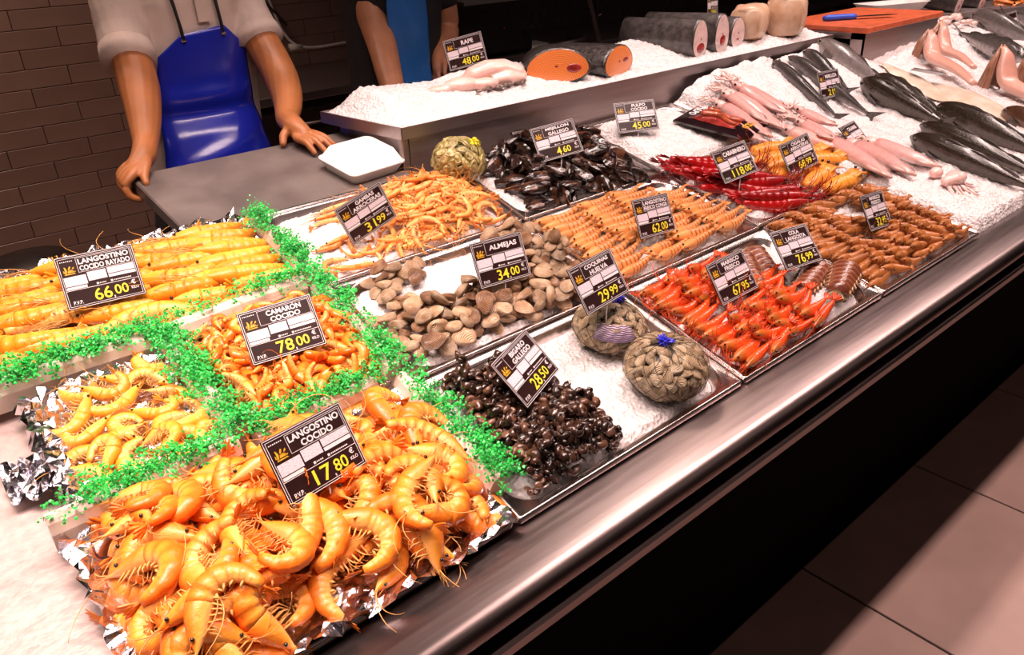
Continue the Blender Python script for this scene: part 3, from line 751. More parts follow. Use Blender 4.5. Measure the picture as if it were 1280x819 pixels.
# -- small bright orange shrimp
cams = [prawn_proto('small_shrimp', M_CAM, single=True, L=.068*kk, curl=c, wid=.108, ns=8, seg=2, seed=80+i, ant=.9, legs=4, swim=False) for i, (kk, c) in enumerate(((1., 2.4), (1.1, 1.2), (.9, 3.2), (1.05, .7), (1., 2.)))]
q = [(.300, .332), (.495, .332), (.512, .566), (.302, .566)]
hp = Heap(q, lambda s, t: .0+.022*sm((s-.28)/.08)*sm((.535-s)/.07)*sm((t-.31)/.07)*sm((.585-t)/.07)); MK = [(.40, .44, 'below the 78,00 card'), (.40, .56, 'behind the 78,00 card'), (.30, .45, 'beside the strip of the curled prawns'), (.40, .34, 'by the strip of the large prawns'), (.50, .42, 'by the strip of the clams')]; r = random.Random(9)
for i, (s, t) in enumerate(scatter(q, 215, r)):
    M = hp.put(cams[i % 5], s, t, r.uniform(0, 6.28), roll=r.choice((0, math.pi))+r.uniform(-.5, .5), scale=r.uniform(.85, 1.12), sink=68)
    cams[i % 5].spawn(M, f'small bright orange shrimp {near(s, t, MK)}', 'shrimp', 'small orange shrimp')

# -- peach coloured shrimp on ice
gams = [prawn_proto('peach_shrimp', M_GAM, single=True, L=.098*kk, curl=c, wid=.062, ns=8, seg=2, seed=100+i, ant=.9, legs=4, swim=False) for i, (kk, c) in enumerate(((1., 1.2), (1.1, .6), (.9, 2.2), (1.05, 1.6)))]
hp = Heap(Q['C1'], lambda s, t: -.002+.020*sm((s-.70)/.12)*sm((1.05-s)/.08)*sm((t-.60)/.1)*sm((.91-t)/.08)); MK = [(.68, .72, 'on bare ice below the 31,99 card'), (.68, .85, 'behind the 31,99 card'), (.62, .64, 'by the garnish strip'), (.90, .85, 'near the yellow net bag'), (.85, .75, 'in the middle of the heap'), (.85, .64, 'along the clam tray'), (1.0, .70, 'by the mussel tray')]; r = random.Random(10); k = 0
for q, n in (([(.60, .63), (.95, .625), (1.01, .845), (.63, .84)], 50), ([(.72, .635), (.96, .63), (1.005, .845), (.80, .84)], 95)):
    for s, t in scatter(q, n, r):
        if s < .70 and t > .70 and r.random() < .45: continue
        M = hp.put(gams[k % 4], s, t, r.gauss(.1, .55)+(math.pi if r.random() < .4 else 0), roll=r.choice((0, math.pi))+r.uniform(-.4, .4), scale=r.uniform(.9, 1.1), sink=68)
        gams[k % 4].spawn(M, f'thin peach coloured shrimp {near(s, t, MK)}', 'shrimp', 'peach shrimp'); k += 1

# -- striped raw prawns in rows
strs = [prawn_proto('striped_prawn', M_STR, drop=('swimmerets',), L=.134*kk, curl=c, wid=.098, ns=9, seed=120+i, ant=.3, upright=True, legl=.08, fan=.13) for i, (kk, c) in enumerate(((1., -.5), (1.03, -.35), (.97, -.6)))]
hp = Heap(Q['B2'], lambda s, t: .004+.006*noise2(s*9, t*9)); r = random.Random(12); k = 0
for c_, s0 in enumerate((1.045, 1.150, 1.245, 1.335)):
    for j in range(12):
        t = .328+.0205*j+(.004 if c_ % 2 else 0)
        if c_ == 3 and t > .50: continue
        s = s0+.05*(t-.3)+r.uniform(-.01, .01)+.02*(c_ == 3)*(1-j/8)
        M = hp.put(strs[k % 3], s+.01, t, r.uniform(-.02, .22), roll=r.uniform(-.3, .3), scale=r.uniform(.93, 1.05), sink=68, tmax=.3)
        strs[k % 3].spawn(M, f'raw brown striped prawn in the row {("by the clams", "next to the row by the clams", "under the 62,00 card", "by the dark red prawns")[c_]}', 'prawn', 'striped raw prawns'); k += 1

# -- red prawns in rows
reds = [prawn_proto('red_prawn', M_RED, thin=M_REDT, L=.116*kk, curl=c, wid=.105, ns=9, seed=140+i, ant=.42, antn=6, upright=True, legl=.26, fan=.16) for i, (kk, c) in enumerate(((1., -.7), (1.05, -.5), (.95, -1.)))]
hp = Heap(Q['A2'], lambda s, t: .004+.004*noise2(s*9, t*9)); r = random.Random(14); k = 0
for c_, s0 in enumerate((.990, 1.055, 1.120, 1.185)):
    for j in range(13):
        t = .026+.0192*j+r.uniform(-.003, .003)
        s = s0+.09*t+r.uniform(-.008, .008)
        if c_ == 3 and (t > .17): continue
        M = hp.put(reds[k % 3], s+.02, t, r.uniform(-.1, .3), roll=r.uniform(-.4, .4), scale=r.uniform(.92, 1.06), sink=68, tmax=.3)
        reds[k % 3].spawn(M, f'red prawn with brownish head in the row {("by the net bags", "next to the row by the net bags", "under the 67,95 card", "by the lobster tails")[c_]}', 'prawn', 'red prawns'); k += 1

# -- brown shrimp in rows
brns = [prawn_proto('brown_shrimp', M_BRN, single=True, L=.092*kk, curl=c*.6, wid=.135, ns=8, seg=2, seed=160+i, ant=.5, legs=4, swim=False, upright=True, fan=.12) for i, (kk, c) in enumerate(((1., -1.), (1.05, -.6), (.95, -1.3)))]
hp = Heap(Q['A3'], lambda s, t: -.004+.012*sm((s-1.39)/.08)*sm((1.88-s)/.08)*sm(t/.06)*sm((.31-t)/.06)); MK = [(1.45, .08, 'in the row by the lobster tails'), (1.48, .24, 'behind the 76,99 card'), (1.62, .05, 'near the front rail'), (1.62, .16, 'below the 32,95 card'), (1.60, .27, 'behind the 32,95 card by the langoustines'), (1.77, .20, 'at the tray end by the open ice'), (1.77, .06, 'at the tray corner by the rail and the open ice')]; r = random.Random(15); k = 0
for c_, s0 in enumerate((1.432, 1.490, 1.548, 1.606, 1.664, 1.722, 1.775)):
    for j in range(16):
        t = .028+.0162*j+r.uniform(-.004, .004); s = s0+.05*t+r.uniform(-.01, .01)
        if s > 1.80-.0*t: continue
        if c_ in (3, 4) and .19 < t < .262: continue
        M = hp.put(brns[k % 3], s+.02, t, r.uniform(-.35, .15), roll=r.uniform(-.5, .5), scale=r.uniform(.92, 1.08), sink=66, tmax=.3)
        brns[k % 3].spawn(M, f'brown shrimp {near(s, t, MK)}', 'shrimp', 'brown shrimp'); k += 1

# -- dark red prawns
cars = [prawn_proto('dark_red_prawn', M_CAR, L=.20*kk, curl=c, wid=.088, ns=10, seed=180+i, ant=.4, antn=9, legs=6, legl=.30, upright=True) for i, (kk, c) in enumerate(((1., -.45), (1.05, -.3), (.95, -.6)))]
hp = Heap(Q['B3'], lambda s, t: .008); MK = [(1.53, .36, 'by the brown shrimp tray'), (1.53, .46, 'below the 118,00 card'), (1.53, .57, 'behind the 118,00 card')]; r = random.Random(16); k = 0
for layer, ts in enumerate((np.linspace(.335, .585, 10), np.linspace(.345, .56, 7))):
    for j, t in enumerate(ts):
        s = 1.545+.02*(j % 2)+.01*(layer)+r.uniform(-.02, .02)-.05*(t-.33)
        M = hp.put(cars[k % 3], s, t, r.uniform(2.45, 2.85), roll=r.uniform(-.4, .4), scale=r.uniform(.9, 1.05), sink=66, tmax=.3)
        cars[k % 3].spawn(M, f'deep red prawn with long feelers {near(s, t, MK)}', 'prawn', 'dark red prawns'); k += 1

# -- orange langoustines
M_CIG = shell_mat('langoustine_shell', (.85, .30, .03), (.92, .40, .055), (.93, .55, .16), band=(.82, .26, .02), bandw=.2, bandpow=.15, rand=.08, coat=.2)
M_CIGT = mat('langoustine_limbs', (.90, .36, .05), .4, 0, .2, 40)
def langoustine(seed):
    r = random.Random(seed); mb = MB(); L = .105; ns = 10; rr = []; pcs = []
    for s_ in range(7):
        for f in (0, .5, 1.):
            u = (s_+f*.96)/7; R = .0152*(.72+.42*math.sin(min(1, u*1.25)*1.9))*(1.05-.07*f)
            rr.append([(u*L, R*1.1*math.sin(2*math.pi*i/ns), R*.85*math.cos(2*math.pi*i/ns)-.012*u*u) for i in range(ns)])
            pcs.append([(u, math.cos(2*math.pi*i/ns), f) for i in range(ns)])
    tail = MB().rings(rr, True, pcs)
    tail.ell((.002, 0, 0), (.012, .015, .011), 10, 6, pc=None)
    lim = MB()
    for k in range(6):
        sd = -1 if k % 2 else 1; y = sd*r.uniform(.003, .014)
        lim.tube([(L*.85, y*.6, -.005), (L*1.15, y*1.1, .006), (L*1.45+.02*r.random(), y*1.6, -.004)], [.0034, .0028, .0012], 5, (.5, .5, .9))
    head = MB(); head.rings([[(L*.95+u*.055, R*math.sin(2*math.pi*i/9), R*.8*math.cos(2*math.pi*i/9)-.008) for i in range(9)] for u, R in ((0, .017), (.4, .019), (.8, .012), (1, .003))], True,
        [[(.2, math.cos(2*math.pi*i/9), .9) for i in range(9)]]*4)
    ey = MB()
    for sd in (-1, 1): ey.ell((L*.95+.047, sd*.009, .004), (.0035,)*3, 8, 6)
    parts = []
    for nm, m_, mm in (('tail', tail, M_CIG), ('head', head, M_CIG), ('claws', lim, M_CIGT), ('eyes', ey, EYE)):
        me = m_.mesh(nm); me.materials.append(mm); parts.append((nm, me))
    return Proto('langoustine', parts=parts, pts=tail.v)
lgs = [langoustine(i) for i in range(3)]
hp = Heap([(1.6, .25), (2.0, .25), (2.0, .6), (1.6, .6)], lambda s, t: .012)
for k, (a, b) in enumerate((((1.758, .541), (1.89, .526)), ((1.708, .494), (1.84, .482)), ((1.690, .456), (1.80, .45)), ((1.665, .420), (1.775, .415)), ((1.79, .468), (1.92, .455)),
                            ((1.728, .402), (1.85, .405)), ((1.687, .347), (1.80, .370)), ((1.714, .306), (1.83, .318)), ((1.80, .43), (1.93, .40)))):
    M = hp.put(lgs[k % 3], a[0], a[1], math.atan2(b[1]-a[1], b[0]-a[0]), scale=1.2, follow=False, sink=60)
    lgs[k % 3].spawn(M, f'orange langoustine {"behind the 68,99 card" if k < 5 else "in front of the 68,99 card"}', 'langoustine', 'langoustines')

# -- lobster tails
M_LOB = shell_mat('lobster_tail_shell', (.17, .045, .025), (.24, .075, .035), (.34, .17, .06), band=(.42, .18, .08), bandw=.8, bandpow=.13, rand=.1, coat=.6, rough=.22, sss=0)
M_LOBT = mat('lobster_tail_fan', (.17, .11, .035), .3, 0, .3, 60, coat=.5)
def lobster_tail():
    L, ns = .095, 12; parts = []; allv = []
    for s_ in range(6):
        mb = MB(); rr = []; pcs = []
        for f in (0, .15, .6, 1.1):
            u = (s_+f)/6; R = .0265*(1-.28*u)*(1.08-.07*f)
            rr.append([(u*L, R*math.cos(math.pi*i/(ns-1))*1.06, R*.92*math.sin(math.pi*i/(ns-1))) for i in range(ns)]+[(u*L, 0, .001)])
            pcs.append([(u, math.sin(math.pi*i/(ns-1))*1.2-.2, f*.8) for i in range(ns)]+[(u, -1, .5)])
        mb.rings(rr, True, pcs)
        for sd in (-1, 1): mb.tube([((s_+.5)/6*L, sd*R*1.0, .006), ((s_+1.0)/6*L, sd*(R+.007), .002)], [.005, .0008], 4, (.5, -.6, .5))
        me = mb.mesh('shell_segment'); me.materials.append(M_LOB); parts.append(('shell_segment', me)); allv += mb.v
    fm = MB()
    for a in (-.5, -.25, 0, .25, .5):
        rows = []
        for f, w_ in ((0, .5), (.4, 1.), (.8, 1.), (1, .5)):
            x = L*.98+.030*f*math.cos(a); y = .034*f*math.sin(a); rows.append([(x, y-.0068*w_, .006-.006*f), (x, y, .009-.006*f), (x, y+.0068*w_, .006-.006*f), (x, y, .003-.006*f)])
        fm.rings(rows)
    me = fm.mesh('tail_fan'); me.materials.append(M_LOBT); parts.append(('tail_fan', me))
    return Proto('lobster_tail', parts=parts, pts=allv)
lt = lobster_tail(); hp = Heap(Q['A2'], lambda s, t: -.003)
for (a, b), lab in zip((((1.375, .125), (1.262, .098)), ((1.400, .082), (1.268, .034)), ((1.315, .235), (1.265, .150)), ((1.255, .225), (1.215, .170))),
                 ('dark lobster tail on ice, second from the rail edge of its tray', 'dark lobster tail on ice in the tray corner by the brown shrimp',
                  'lobster tail under the price card marked 76', 'lobster tail between the price cards marked 67 and 76')):
    M = hp.put(lt, a[0], a[1], math.atan2(b[1]-a[1], b[0]-a[0]), follow=False, sink=97, scale=1.0)
    lt.spawn(M, lab, 'lobster tail', 'lobster tails')

# ---------------------------------------------------------------- clams, snails, mussels
def clam_mesh(name, lx, ly, lz, m, umbo=-.25, pw=2.3, gap=.0):
    mb = MB(); nu, nk = 18, 6
    for sgn in (1, -1):
        v = []; pc = []
        for k in range(nk+1):
            rho = k/nk
            for i in range(nu):
                a = 2*math.pi*i/nu; rx = lx*(1+.10*math.cos(a)); ox, oy = rx*math.cos(a), ly*(math.sin(a)*(1-.12*math.cos(a)))
                ux, uy = umbo*lx, ly*.72
                x = ux*(1-rho)**1.4+ox*(1-(1-rho)**1.4); y = uy*(1-rho)**1.4+oy*(1-(1-rho)**1.4)
                z = sgn*lz*(1-rho**1.8)**.82*(.35+.65*min(1, rho*1.6+.35))
                v.append((x, y, z+sgn*gap)); pc.append((rho, .5, .5))
        f = []
        for k in range(nk):
            for i in range(nu):
                j = (i+1) % nu; q = (k*nu+i, k*nu+j, (k+1)*nu+j, (k+1)*nu+i); f.append(q[::-1] if sgn < 0 else q)
        mb.add(v, f, pc)
    me = mb.mesh(name); me.materials.append(m); return me, mb.v
def band_shell(name, c1, c2, c3, freq=26., rough=.35, coat=.25, rand=.3, hue=.02):
    m = bpy.data.materials.new(name); nt, b = nodes_of(m); N = nt.nodes; L = nt.links
    at = N.new('ShaderNodeAttribute'); at.attribute_name = 'pc'; sp = N.new('ShaderNodeSeparateXYZ'); L.new(at.outputs['Vector'], sp.inputs[0])
    tc = N.new('ShaderNodeTexCoord'); oi = N.new('ShaderNodeObjectInfo'); nz = N.new('ShaderNodeTexNoise'); nz.noise_dimensions = '4D'; nz.inputs['Scale'].default_value = 60
    ml = N.new('ShaderNodeMath'); ml.operation = 'MULTIPLY'; ml.inputs[1].default_value = 50; L.new(oi.outputs['Random'], ml.inputs[0]); L.new(ml.outputs[0], nz.inputs['W'])
    L.new(tc.outputs['Object'], nz.inputs['Vector'])
    a = N.new('ShaderNodeMath'); a.operation = 'MULTIPLY_ADD'; a.inputs[1].default_value = freq; L.new(sp.outputs['X'], a.inputs[0])
    n4 = N.new('ShaderNodeMath'); n4.operation = 'MULTIPLY'; n4.inputs[1].default_value = 5; L.new(nz.outputs['Fac'], n4.inputs[0]); L.new(n4.outputs[0], a.inputs[2])
    si = N.new('ShaderNodeMath'); si.operation = 'SINE'; L.new(a.outputs[0], si.inputs[0])
    m2 = N.new('ShaderNodeMath'); m2.operation = 'MULTIPLY_ADD'; m2.inputs[1].default_value = .11; L.new(si.outputs[0], m2.inputs[0]); L.new(nz.outputs['Fac'], m2.inputs[2])
    rp = N.new('ShaderNodeValToRGB'); e = rp.color_ramp.elements; e[0].position = .3; e[0].color = (*c1, 1); e[1].position = .72; e[1].color = (*c3, 1); q = e.new(.5); q.color = (*c2, 1)
    L.new(m2.outputs[0], rp.inputs[0])
    hs = N.new('ShaderNodeHueSaturation'); mr = N.new('ShaderNodeMapRange'); mr.inputs[3].default_value = 1-rand; mr.inputs[4].default_value = 1+rand*.6
    L.new(oi.outputs['Random'], mr.inputs[0]); L.new(mr.outputs[0], hs.inputs['Value']); L.new(rp.outputs[0], hs.inputs['Color']); L.new(hs.outputs[0], b.inputs['Base Color'])
    b.inputs['Roughness'].default_value = rough; b.inputs['Coat Weight'].default_value = coat; b.inputs['Coat Roughness'].default_value = .15
    bp = N.new('ShaderNodeBump'); bp.inputs['Strength'].default_value = .6; bp.inputs['Distance'].default_value = .002; L.new(si.outputs[0], bp.inputs['Height']); L.new(bp.outputs[0], b.inputs['Normal'])
    return m
M_CLAM = band_shell('clam_shell', (.38, .21, .11), (.60, .39, .23), (.76, .58, .41), freq=70)
M_CLAMD = band_shell('clam_shell_dark', (.16, .07, .035), (.32, .16, .08), (.46, .27, .15), freq=70)
cl = []
for i in range(4):
    me, v = clam_mesh('clam', .0190, .0140, .0082, M_CLAM if i != 3 else M_CLAMD, umbo=-.2-.1*i)
    cl.append(Proto('clam', single=me, pts=v))
hp = Heap(Q['B1'], lambda s, t: -.004+.006*sm((s-.75)/.15)*sm((.98-s)/.06)*sm((t-.3)/.05)*sm((.60-t)/.07)); MK = [(.58, .38, 'near the garnish strip'), (.63, .55, 'in the loose group by the peach shrimp'), (.70, .34, 'along the snail tray'), (.75, .42, 'beside the bare ice'), (.82, .36, 'below the 34,00 card'), (.90, .35, 'behind the 29,99 card'), (.93, .50, 'behind the 34,00 card by the striped prawns')]; r = random.Random(18); k = 0
for q, n in (([(.545, .335), (.93, .318), (.955, .43), (.56, .47)], 105), ([(.56, .335), (.93, .318), (.955, .42), (.62, .44)], 62), ([(.60, .45), (.655, .47), (.74, .575), (.62, .575)], 26), ([(.79, .42), (.96, .40), (.985, .57), (.875, .545)], 62)):
    for s, t in scatter(q, n, r):
        if .66 < s < .80 and .44 < t < .52 and r.random() < .85: continue
        M = hp.put(cl[k % 4], s, t, r.uniform(0, 6.28), roll=r.gauss(0, .4), scale=r.uniform(.75, 1.12), sink=76, tmax=.6)
        cl[k % 4].spawn(M, f'{"dark brown" if k % 4 == 3 else "tan"} clam {near(s, t, MK)}', 'clam', 'loose clams'); k += 1

M_SNAIL = band_shell('sea_snail_shell', (.012, .006, .004), (.035, .015, .010), (.10, .045, .026), freq=10, rough=.22, coat=.7, rand=.5)
M_SNAIL2 = band_shell('sea_snail_shell_brown', (.05, .02, .012), (.12, .05, .028), (.22, .11, .065), freq=12, rough=.28, coat=.5, rand=.4)
def snail(m):
    mb = MB(); n = 30; ns = 9; rr = []; pcs = []
    for i in range(n+1):
        a = i/n*2*math.pi*2.6; g = math.exp(.20*(a-2*math.pi*2.6)); c = .0062*g; tr = .0074*g
        ctr = np.array([c*math.cos(a), c*math.sin(a), -.0125*g+.0105]); rad = np.array([math.cos(a), math.sin(a), 0])
        rr.append([tuple(ctr+rad*tr*math.cos(2*math.pi*j/ns)+np.array([0, 0, 1])*tr*1.15*math.sin(2*math.pi*j/ns)) for j in range(ns)])
        pcs.append([(i/n*3, .5, j/ns) for j in range(ns)])
    mb.rings(rr, True, pcs); mb.ell((.0062, 0.0012, -.0018), (.0066, .002, .0070), 8, 6)
    me = mb.mesh('sea_snail'); me.materials.append(m); return Proto('sea_snail', single=me, pts=mb.v)
sn = [snail(M_SNAIL), snail(M_SNAIL), snail(M_SNAIL2), snail(M_SNAIL)]
q = [(.520, .022), (.690, .024), (.682, .225), (.548, .255)]
hp = Heap(Q['A1'], lambda s, t: -.003+.028*sm((s-.49)/.06)*sm((.735-s)/.11)*sm((t-.0)/.06)*sm((.29-t)/.08), .003); MK = [(.64, .20, 'behind the 28,50 card'), (.63, .13, 'below the 28,50 card'), (.55, .22, 'in the tray corner by the clams'), (.53, .10, 'beside the garnish strip'), (.60, .04, 'along the front rim'), (.68, .06, 'at the end of the heap towards the net bag')]; r = random.Random(19)
for i, (s, t) in enumerate(scatter(q, 300, r)):
    if s > .66 and t > .14 and r.random() < .5: continue
    k = 2 if r.random() < .16 else (i % 2)
    M = hp.put(sn[k], s, t, r.uniform(0, 6.28), roll=r.uniform(-2.6, 2.6), scale=r.uniform(.85, 1.18), sink=76, tmax=.6)
    sn[k].spawn(M, f'{"brown" if k == 2 else "glossy black"} sea snail {near(s, t, MK)}', 'sea snail', 'sea snails')

M_MUS = band_shell('mussel_shell', (.008, .004, .004), (.026, .012, .009), (.11, .042, .020), freq=9, rough=.16, coat=.9, rand=.4)
def mussel():
    mb = MB(); nu, nk = 16, 6
    for sgn in (1, -1):
        v = []; pc = []
        for k in range(nk+1):
            rho = k/nk
            for i in range(nu):
                a = 2*math.pi*i/nu; x = .033*math.cos(a); wv = .0165*(1-.45*(math.cos(a) < 0)*abs(math.cos(a)))
                y = wv*math.sin(a)*(1+.25*math.cos(a)); ux, uy = -.028, .003
                f = 1-(1-rho)**1.3; v.append((ux*(1-f)+x*f, uy*(1-f)+y*f, sgn*.0108*(1-rho**2.0)**.75*(.4+.6*min(1, rho*2+.2)))); pc.append((rho, .5, .5))
        f = []
        for k in range(nk):
            for i in range(nu):
                j = (i+1) % nu; q = (k*nu+i, k*nu+j, (k+1)*nu+j, (k+1)*nu+i); f.append(q[::-1] if sgn < 0 else q)
        mb.add(v, f, pc)
    me = mb.mesh('mussel'); me.materials.append(M_MUS); return Proto('mussel', single=me, pts=mb.v)
mu = mussel()
hp = Heap(Q['C2'], lambda s, t: -.006+.006*sm((s-1.06)/.1)*sm((1.52-s)/.16)*sm((t-.58)/.12)*sm((.94-t)/.1)); MK = [(1.10, .80, 'beside the yellow net bag'), (1.10, .64, 'by the peach shrimp tray'), (1.25, .64, 'along the striped prawn tray'), (1.25, .72, 'below the 4,60 card'), (1.30, .86, 'behind the 4,60 card against the shelf'), (1.43, .80, 'under the 45,00 card'), (1.40, .66, 'at the loose end of the heap by the dark red prawns')]; r = random.Random(20)
for q, n in (([(1.075, .615), (1.42, .612), (1.49, .885), (1.13, .885)], 125), ([(1.10, .66), (1.38, .64), (1.43, .85), (1.15, .86)], 40)):
    for s, t in scatter(q, n, r):
        if s > 1.36 and t < .70 and r.random() < .6: continue
        M = hp.put(mu, s, t, r.uniform(0, 6.28), roll=r.gauss(0, .9), scale=r.uniform(.85, 1.15), sink=74, tmax=.8)
        mu.spawn(M, f'glossy black mussel {near(s, t, MK)}', 'mussel', 'mussels')

# ---------------------------------------------------------------- net bags of clams
NETM = mat('net_cord', (.10, .075, .05), .6, 0, .2, 80)
NETY = mat('net_cord_yellow', (.45, .40, .10), .5, 0, .2, 80)
BLUE_T = mat('blue_tie', (.03, .03, .62), .35, 0, .2, 60, coat=.3)
YEL_T = mat('yellow_tie', (.85, .72, .02), .35, 0, .2, 60, coat=.3)
TAGM = mat('lilac_tag', (.62, .50, .60), .5, 0, .1, 60)
TAGD = mat('tag_print', (.20, .12, .22), .6, 0, .1, 60)
M_NC = band_shell('net_clam_shell', (.28, .17, .085), (.52, .37, .22), (.70, .57, .39), freq=50)
M_NY = band_shell('net_clam_shell_yellow', (.30, .22, .06), (.52, .42, .16), (.66, .56, .28), freq=14)
def netbag(s, t, h, rad, rz, n, m, label, tie, tiepos, netm, tagged=False, seed=0, csz=.0125):
    r = random.Random(seed); M = MT @ T_(s, t, h); root = empty('net_bag', M); tag(root, label, 'net bag', 'net bags of clams')
    me, v = clam_mesh('clam', csz, csz*.72, csz*.42, m)
    core = MB().ell((0, 0, rz), (rad*.86, rad*.86, rz*.86), 20, 12); obj('dark_core', core, MATS.get('dark_plastic'), root)  # plain dark core filling the bag behind the outer clams
    td = Vector(tiepos).normalized()
    for i in range(n):
        z = 1-2*(i+.5)/n; a = i*2.39996; q = math.sqrt(1-z*z); d = Vector((q*math.cos(a), q*math.sin(a), z))
        if d.z < -.75 or d.angle(td) < .16: continue
        p = Vector((d.x*rad*.93, d.y*rad*.93, rz+d.z*rz*.93)); nv = Vector((d.x/rad, d.y/rad, d.z/rz)).normalized()
        to = (td-d).normalized(); ax = (to-nv*to.dot(nv)).normalized()
        B = Matrix((ax, nv.cross(ax), nv)).transposed().to_4x4()
        link('clam', me, None, root, T_(*p) @ B @ Rz(r.gauss(1.57 if r.random() < .6 else 0, .5)) @ Rx(r.gauss(0, .3)) @ Matrix.Scale(r.uniform(.85, 1.15), 4))
    nt_ = MB()
    B = Vector((0, 0, 1)).rotation_difference(td).to_matrix()
    for sg in (1, -1):
        for k in range(16):
            pts = []
            for j in range(22):
                th = .12+2.75*j/21; a = 2*math.pi*k/16+sg*1.6*j/21; d = B @ Vector((math.sin(th)*math.cos(a), math.sin(th)*math.sin(a), math.cos(th)))
                pts.append((d.x*rad*1.03, d.y*rad*1.03, max(.001, rz+d.z*rz*1.03)))
            nt_.tube(pts, .0005, 3)
    obj('net', nt_, netm, root)
    tb = MB(); pk = Vector((td.x*rad, td.y*rad, rz+td.z*rz))
    tb.ell(pk, (.008, .008, .006), 10, 6)
    for k in range(34):
        d = (td+Vector((r.gauss(0, .9), r.gauss(0, .9), r.gauss(.2, .5)))).normalized(); ln = r.uniform(.008, .019)
        tb.tube([pk, pk+d*ln*.6, pk+d*ln+Vector((0, 0, -.003))], [.0016, .0022, .0008], 4)
    obj('tie', tb, tie, root)
    if tagged:
        tg = MB(); td_ = MB()
        def tf(off):
            def fn(a, b):
                th = .72+.62*b; ph = -2.85+1.15*a
                d = Vector((math.sin(th)*math.cos(ph), math.sin(th)*math.sin(ph), math.cos(th)))
                return (d.x*rad*(1.06+off), d.y*rad*(1.06+off), rz+d.z*rz*(1.06+off))
            return fn
        tg.grid(10, 10, tf(0)); o = obj('label_tag', tg, TAGM, root)
        f0 = tf(.012)
        for k in range(9):
            td_.tube([f0(j/12, min(1, max(0, (k+.5)/9+.03*math.sin(j*2.1+k)))) for j in range(13)], .0007, 3)
        obj('tag_weave', td_, TAGD, o)
    return root
netbag(.852, .206, -.006, .060, .035, 120, M_NC, 'net bag of clams with blue tie and woven lilac tag', BLUE_T, (.35, .15, .8), NETM, True, 1)
netbag(.835, .074, -.006, .064, .043, 130, M_NC, 'net bag of clams with blue tie and no tag', BLUE_T, (-.15, .1, 1.), NETM, False, 2)
netbag(1.030, .838, -.004, .058, .047, 80, M_NY, 'yellowish net bag of clams with yellow tie beside the mussels', YEL_T, (.35, -.3, .75), NETY, False, 3, csz=.0155)

# ---------------------------------------------------------------- garnish strips: cream rails with plastic greenery
GREEN = mat('garnish_green', (.03, .62, .085), .4, 0, .35, 70, rand=.1, coat=.2)
def garnish(label, a, b, h0=.012, wdt=.022, hgt=.024, dens=2600, seed=1, spread=.020, side=0.):
    r = random.Random(seed); A = P(*a, 0); B = P(*b, 0); root = empty('garnish_strip', MT @ T_(a[0], a[1], h0)); tag(root, label, 'garnish strip', 'garnish strips')
    d = Vector((b[0]-a[0], b[1]-a[1], 0)); L = d.length; d.normalize(); nrm = Vector((-d.y, d.x, 0))
    def q(x, y, z): v = d*x+nrm*y; return (v.x, v.y, z)
    prof = [(-wdt/2, -.03), (-wdt/2-.003, .0), (-wdt/2+.002, hgt*.55), (-.002, hgt*.8), (.004, hgt*.8), (wdt/2, hgt*.5), (wdt/2, -.03)]
    m_ = MB().rings([[q(x, y, z-.0) for y, z in prof] for x in (0, L*.5, L)]); obj('rail', m_, CREAM, root, False)
    lv = MB(); stm = MB()
    for i in range(int(dens*L*.40)):
        x = r.uniform(-.004, L+.004)
        if noise2(x*22, 0, seed) < .32 and r.random() < .7: continue
        y = r.gauss(side, spread*.45); z = hgt*.75; tip = Vector(q(x+r.gauss(0, .008), y+r.gauss(side*.3, .009), z+r.uniform(.002, .020)-abs(y)*.45))
        p0 = Vector(q(x, y*.3, z-.004)); mid = (p0+tip)/2+Vector((0, 0, .004)); stm.tube([p0, mid, tip], .0005, 3)
        for k in range(10):
            c = tip+Vector((r.gauss(0, .0048), r.gauss(0, .0048), r.gauss(0, .0038)))
            nv = Vector((r.gauss(0, .7), r.gauss(-.3, .7), 1)).normalized(); u = nv.cross(Vector((r.random()-.5, r.random()-.5, .3))).normalized(); w_ = nv.cross(u); s_ = r.uniform(.0015, .0028)
            lv.add([c+u*s_*math.cos(t)+w_*s_*.85*math.sin(t)+nv*(.0005*(j % 2)) for j, t in enumerate([k2*math.pi/3 for k2 in range(6)])], [(0, 1, 2, 3, 4, 5)])
    lv.f += []
    o = obj('leaves', lv, GREEN, root, False); o['kind'] = 'stuff'
    obj('stems', stm, GREEN, root)['kind'] = 'stuff'
garnish('long garnish strip beside the thin peach shrimp tray', (.556, .855), (.541, .600), seed=1)
garnish('garnish strip between the small orange shrimp and the clams', (.538, .590), (.508, .318), seed=2)
garnish('garnish strip between the large prawns and the sea snails', (.507, .297), (.486, .052), seed=3, side=.008)
garnish('garnish strip in front of the long yellow prawns, beside the curled prawns', (.035, .592), (.268, .588), seed=4, side=.004)
garnish('garnish strip between the yellow prawns and the small orange shrimp', (.275, .592), (.520, .608), seed=5, dens=1900, side=.004)
garnish('garnish strip between the curled prawns and the large prawns', (.038, .308), (.262, .306), seed=6, dens=2000, side=.004)
garnish('garnish strip between the small orange shrimp and the large prawns', (.285, .304), (.470, .310), seed=7, dens=2200, side=.004)
garnish('short garnish strip between the curled prawns and the small shrimp', (.274, .574), (.272, .322), seed=8, spread=.022, dens=3200)

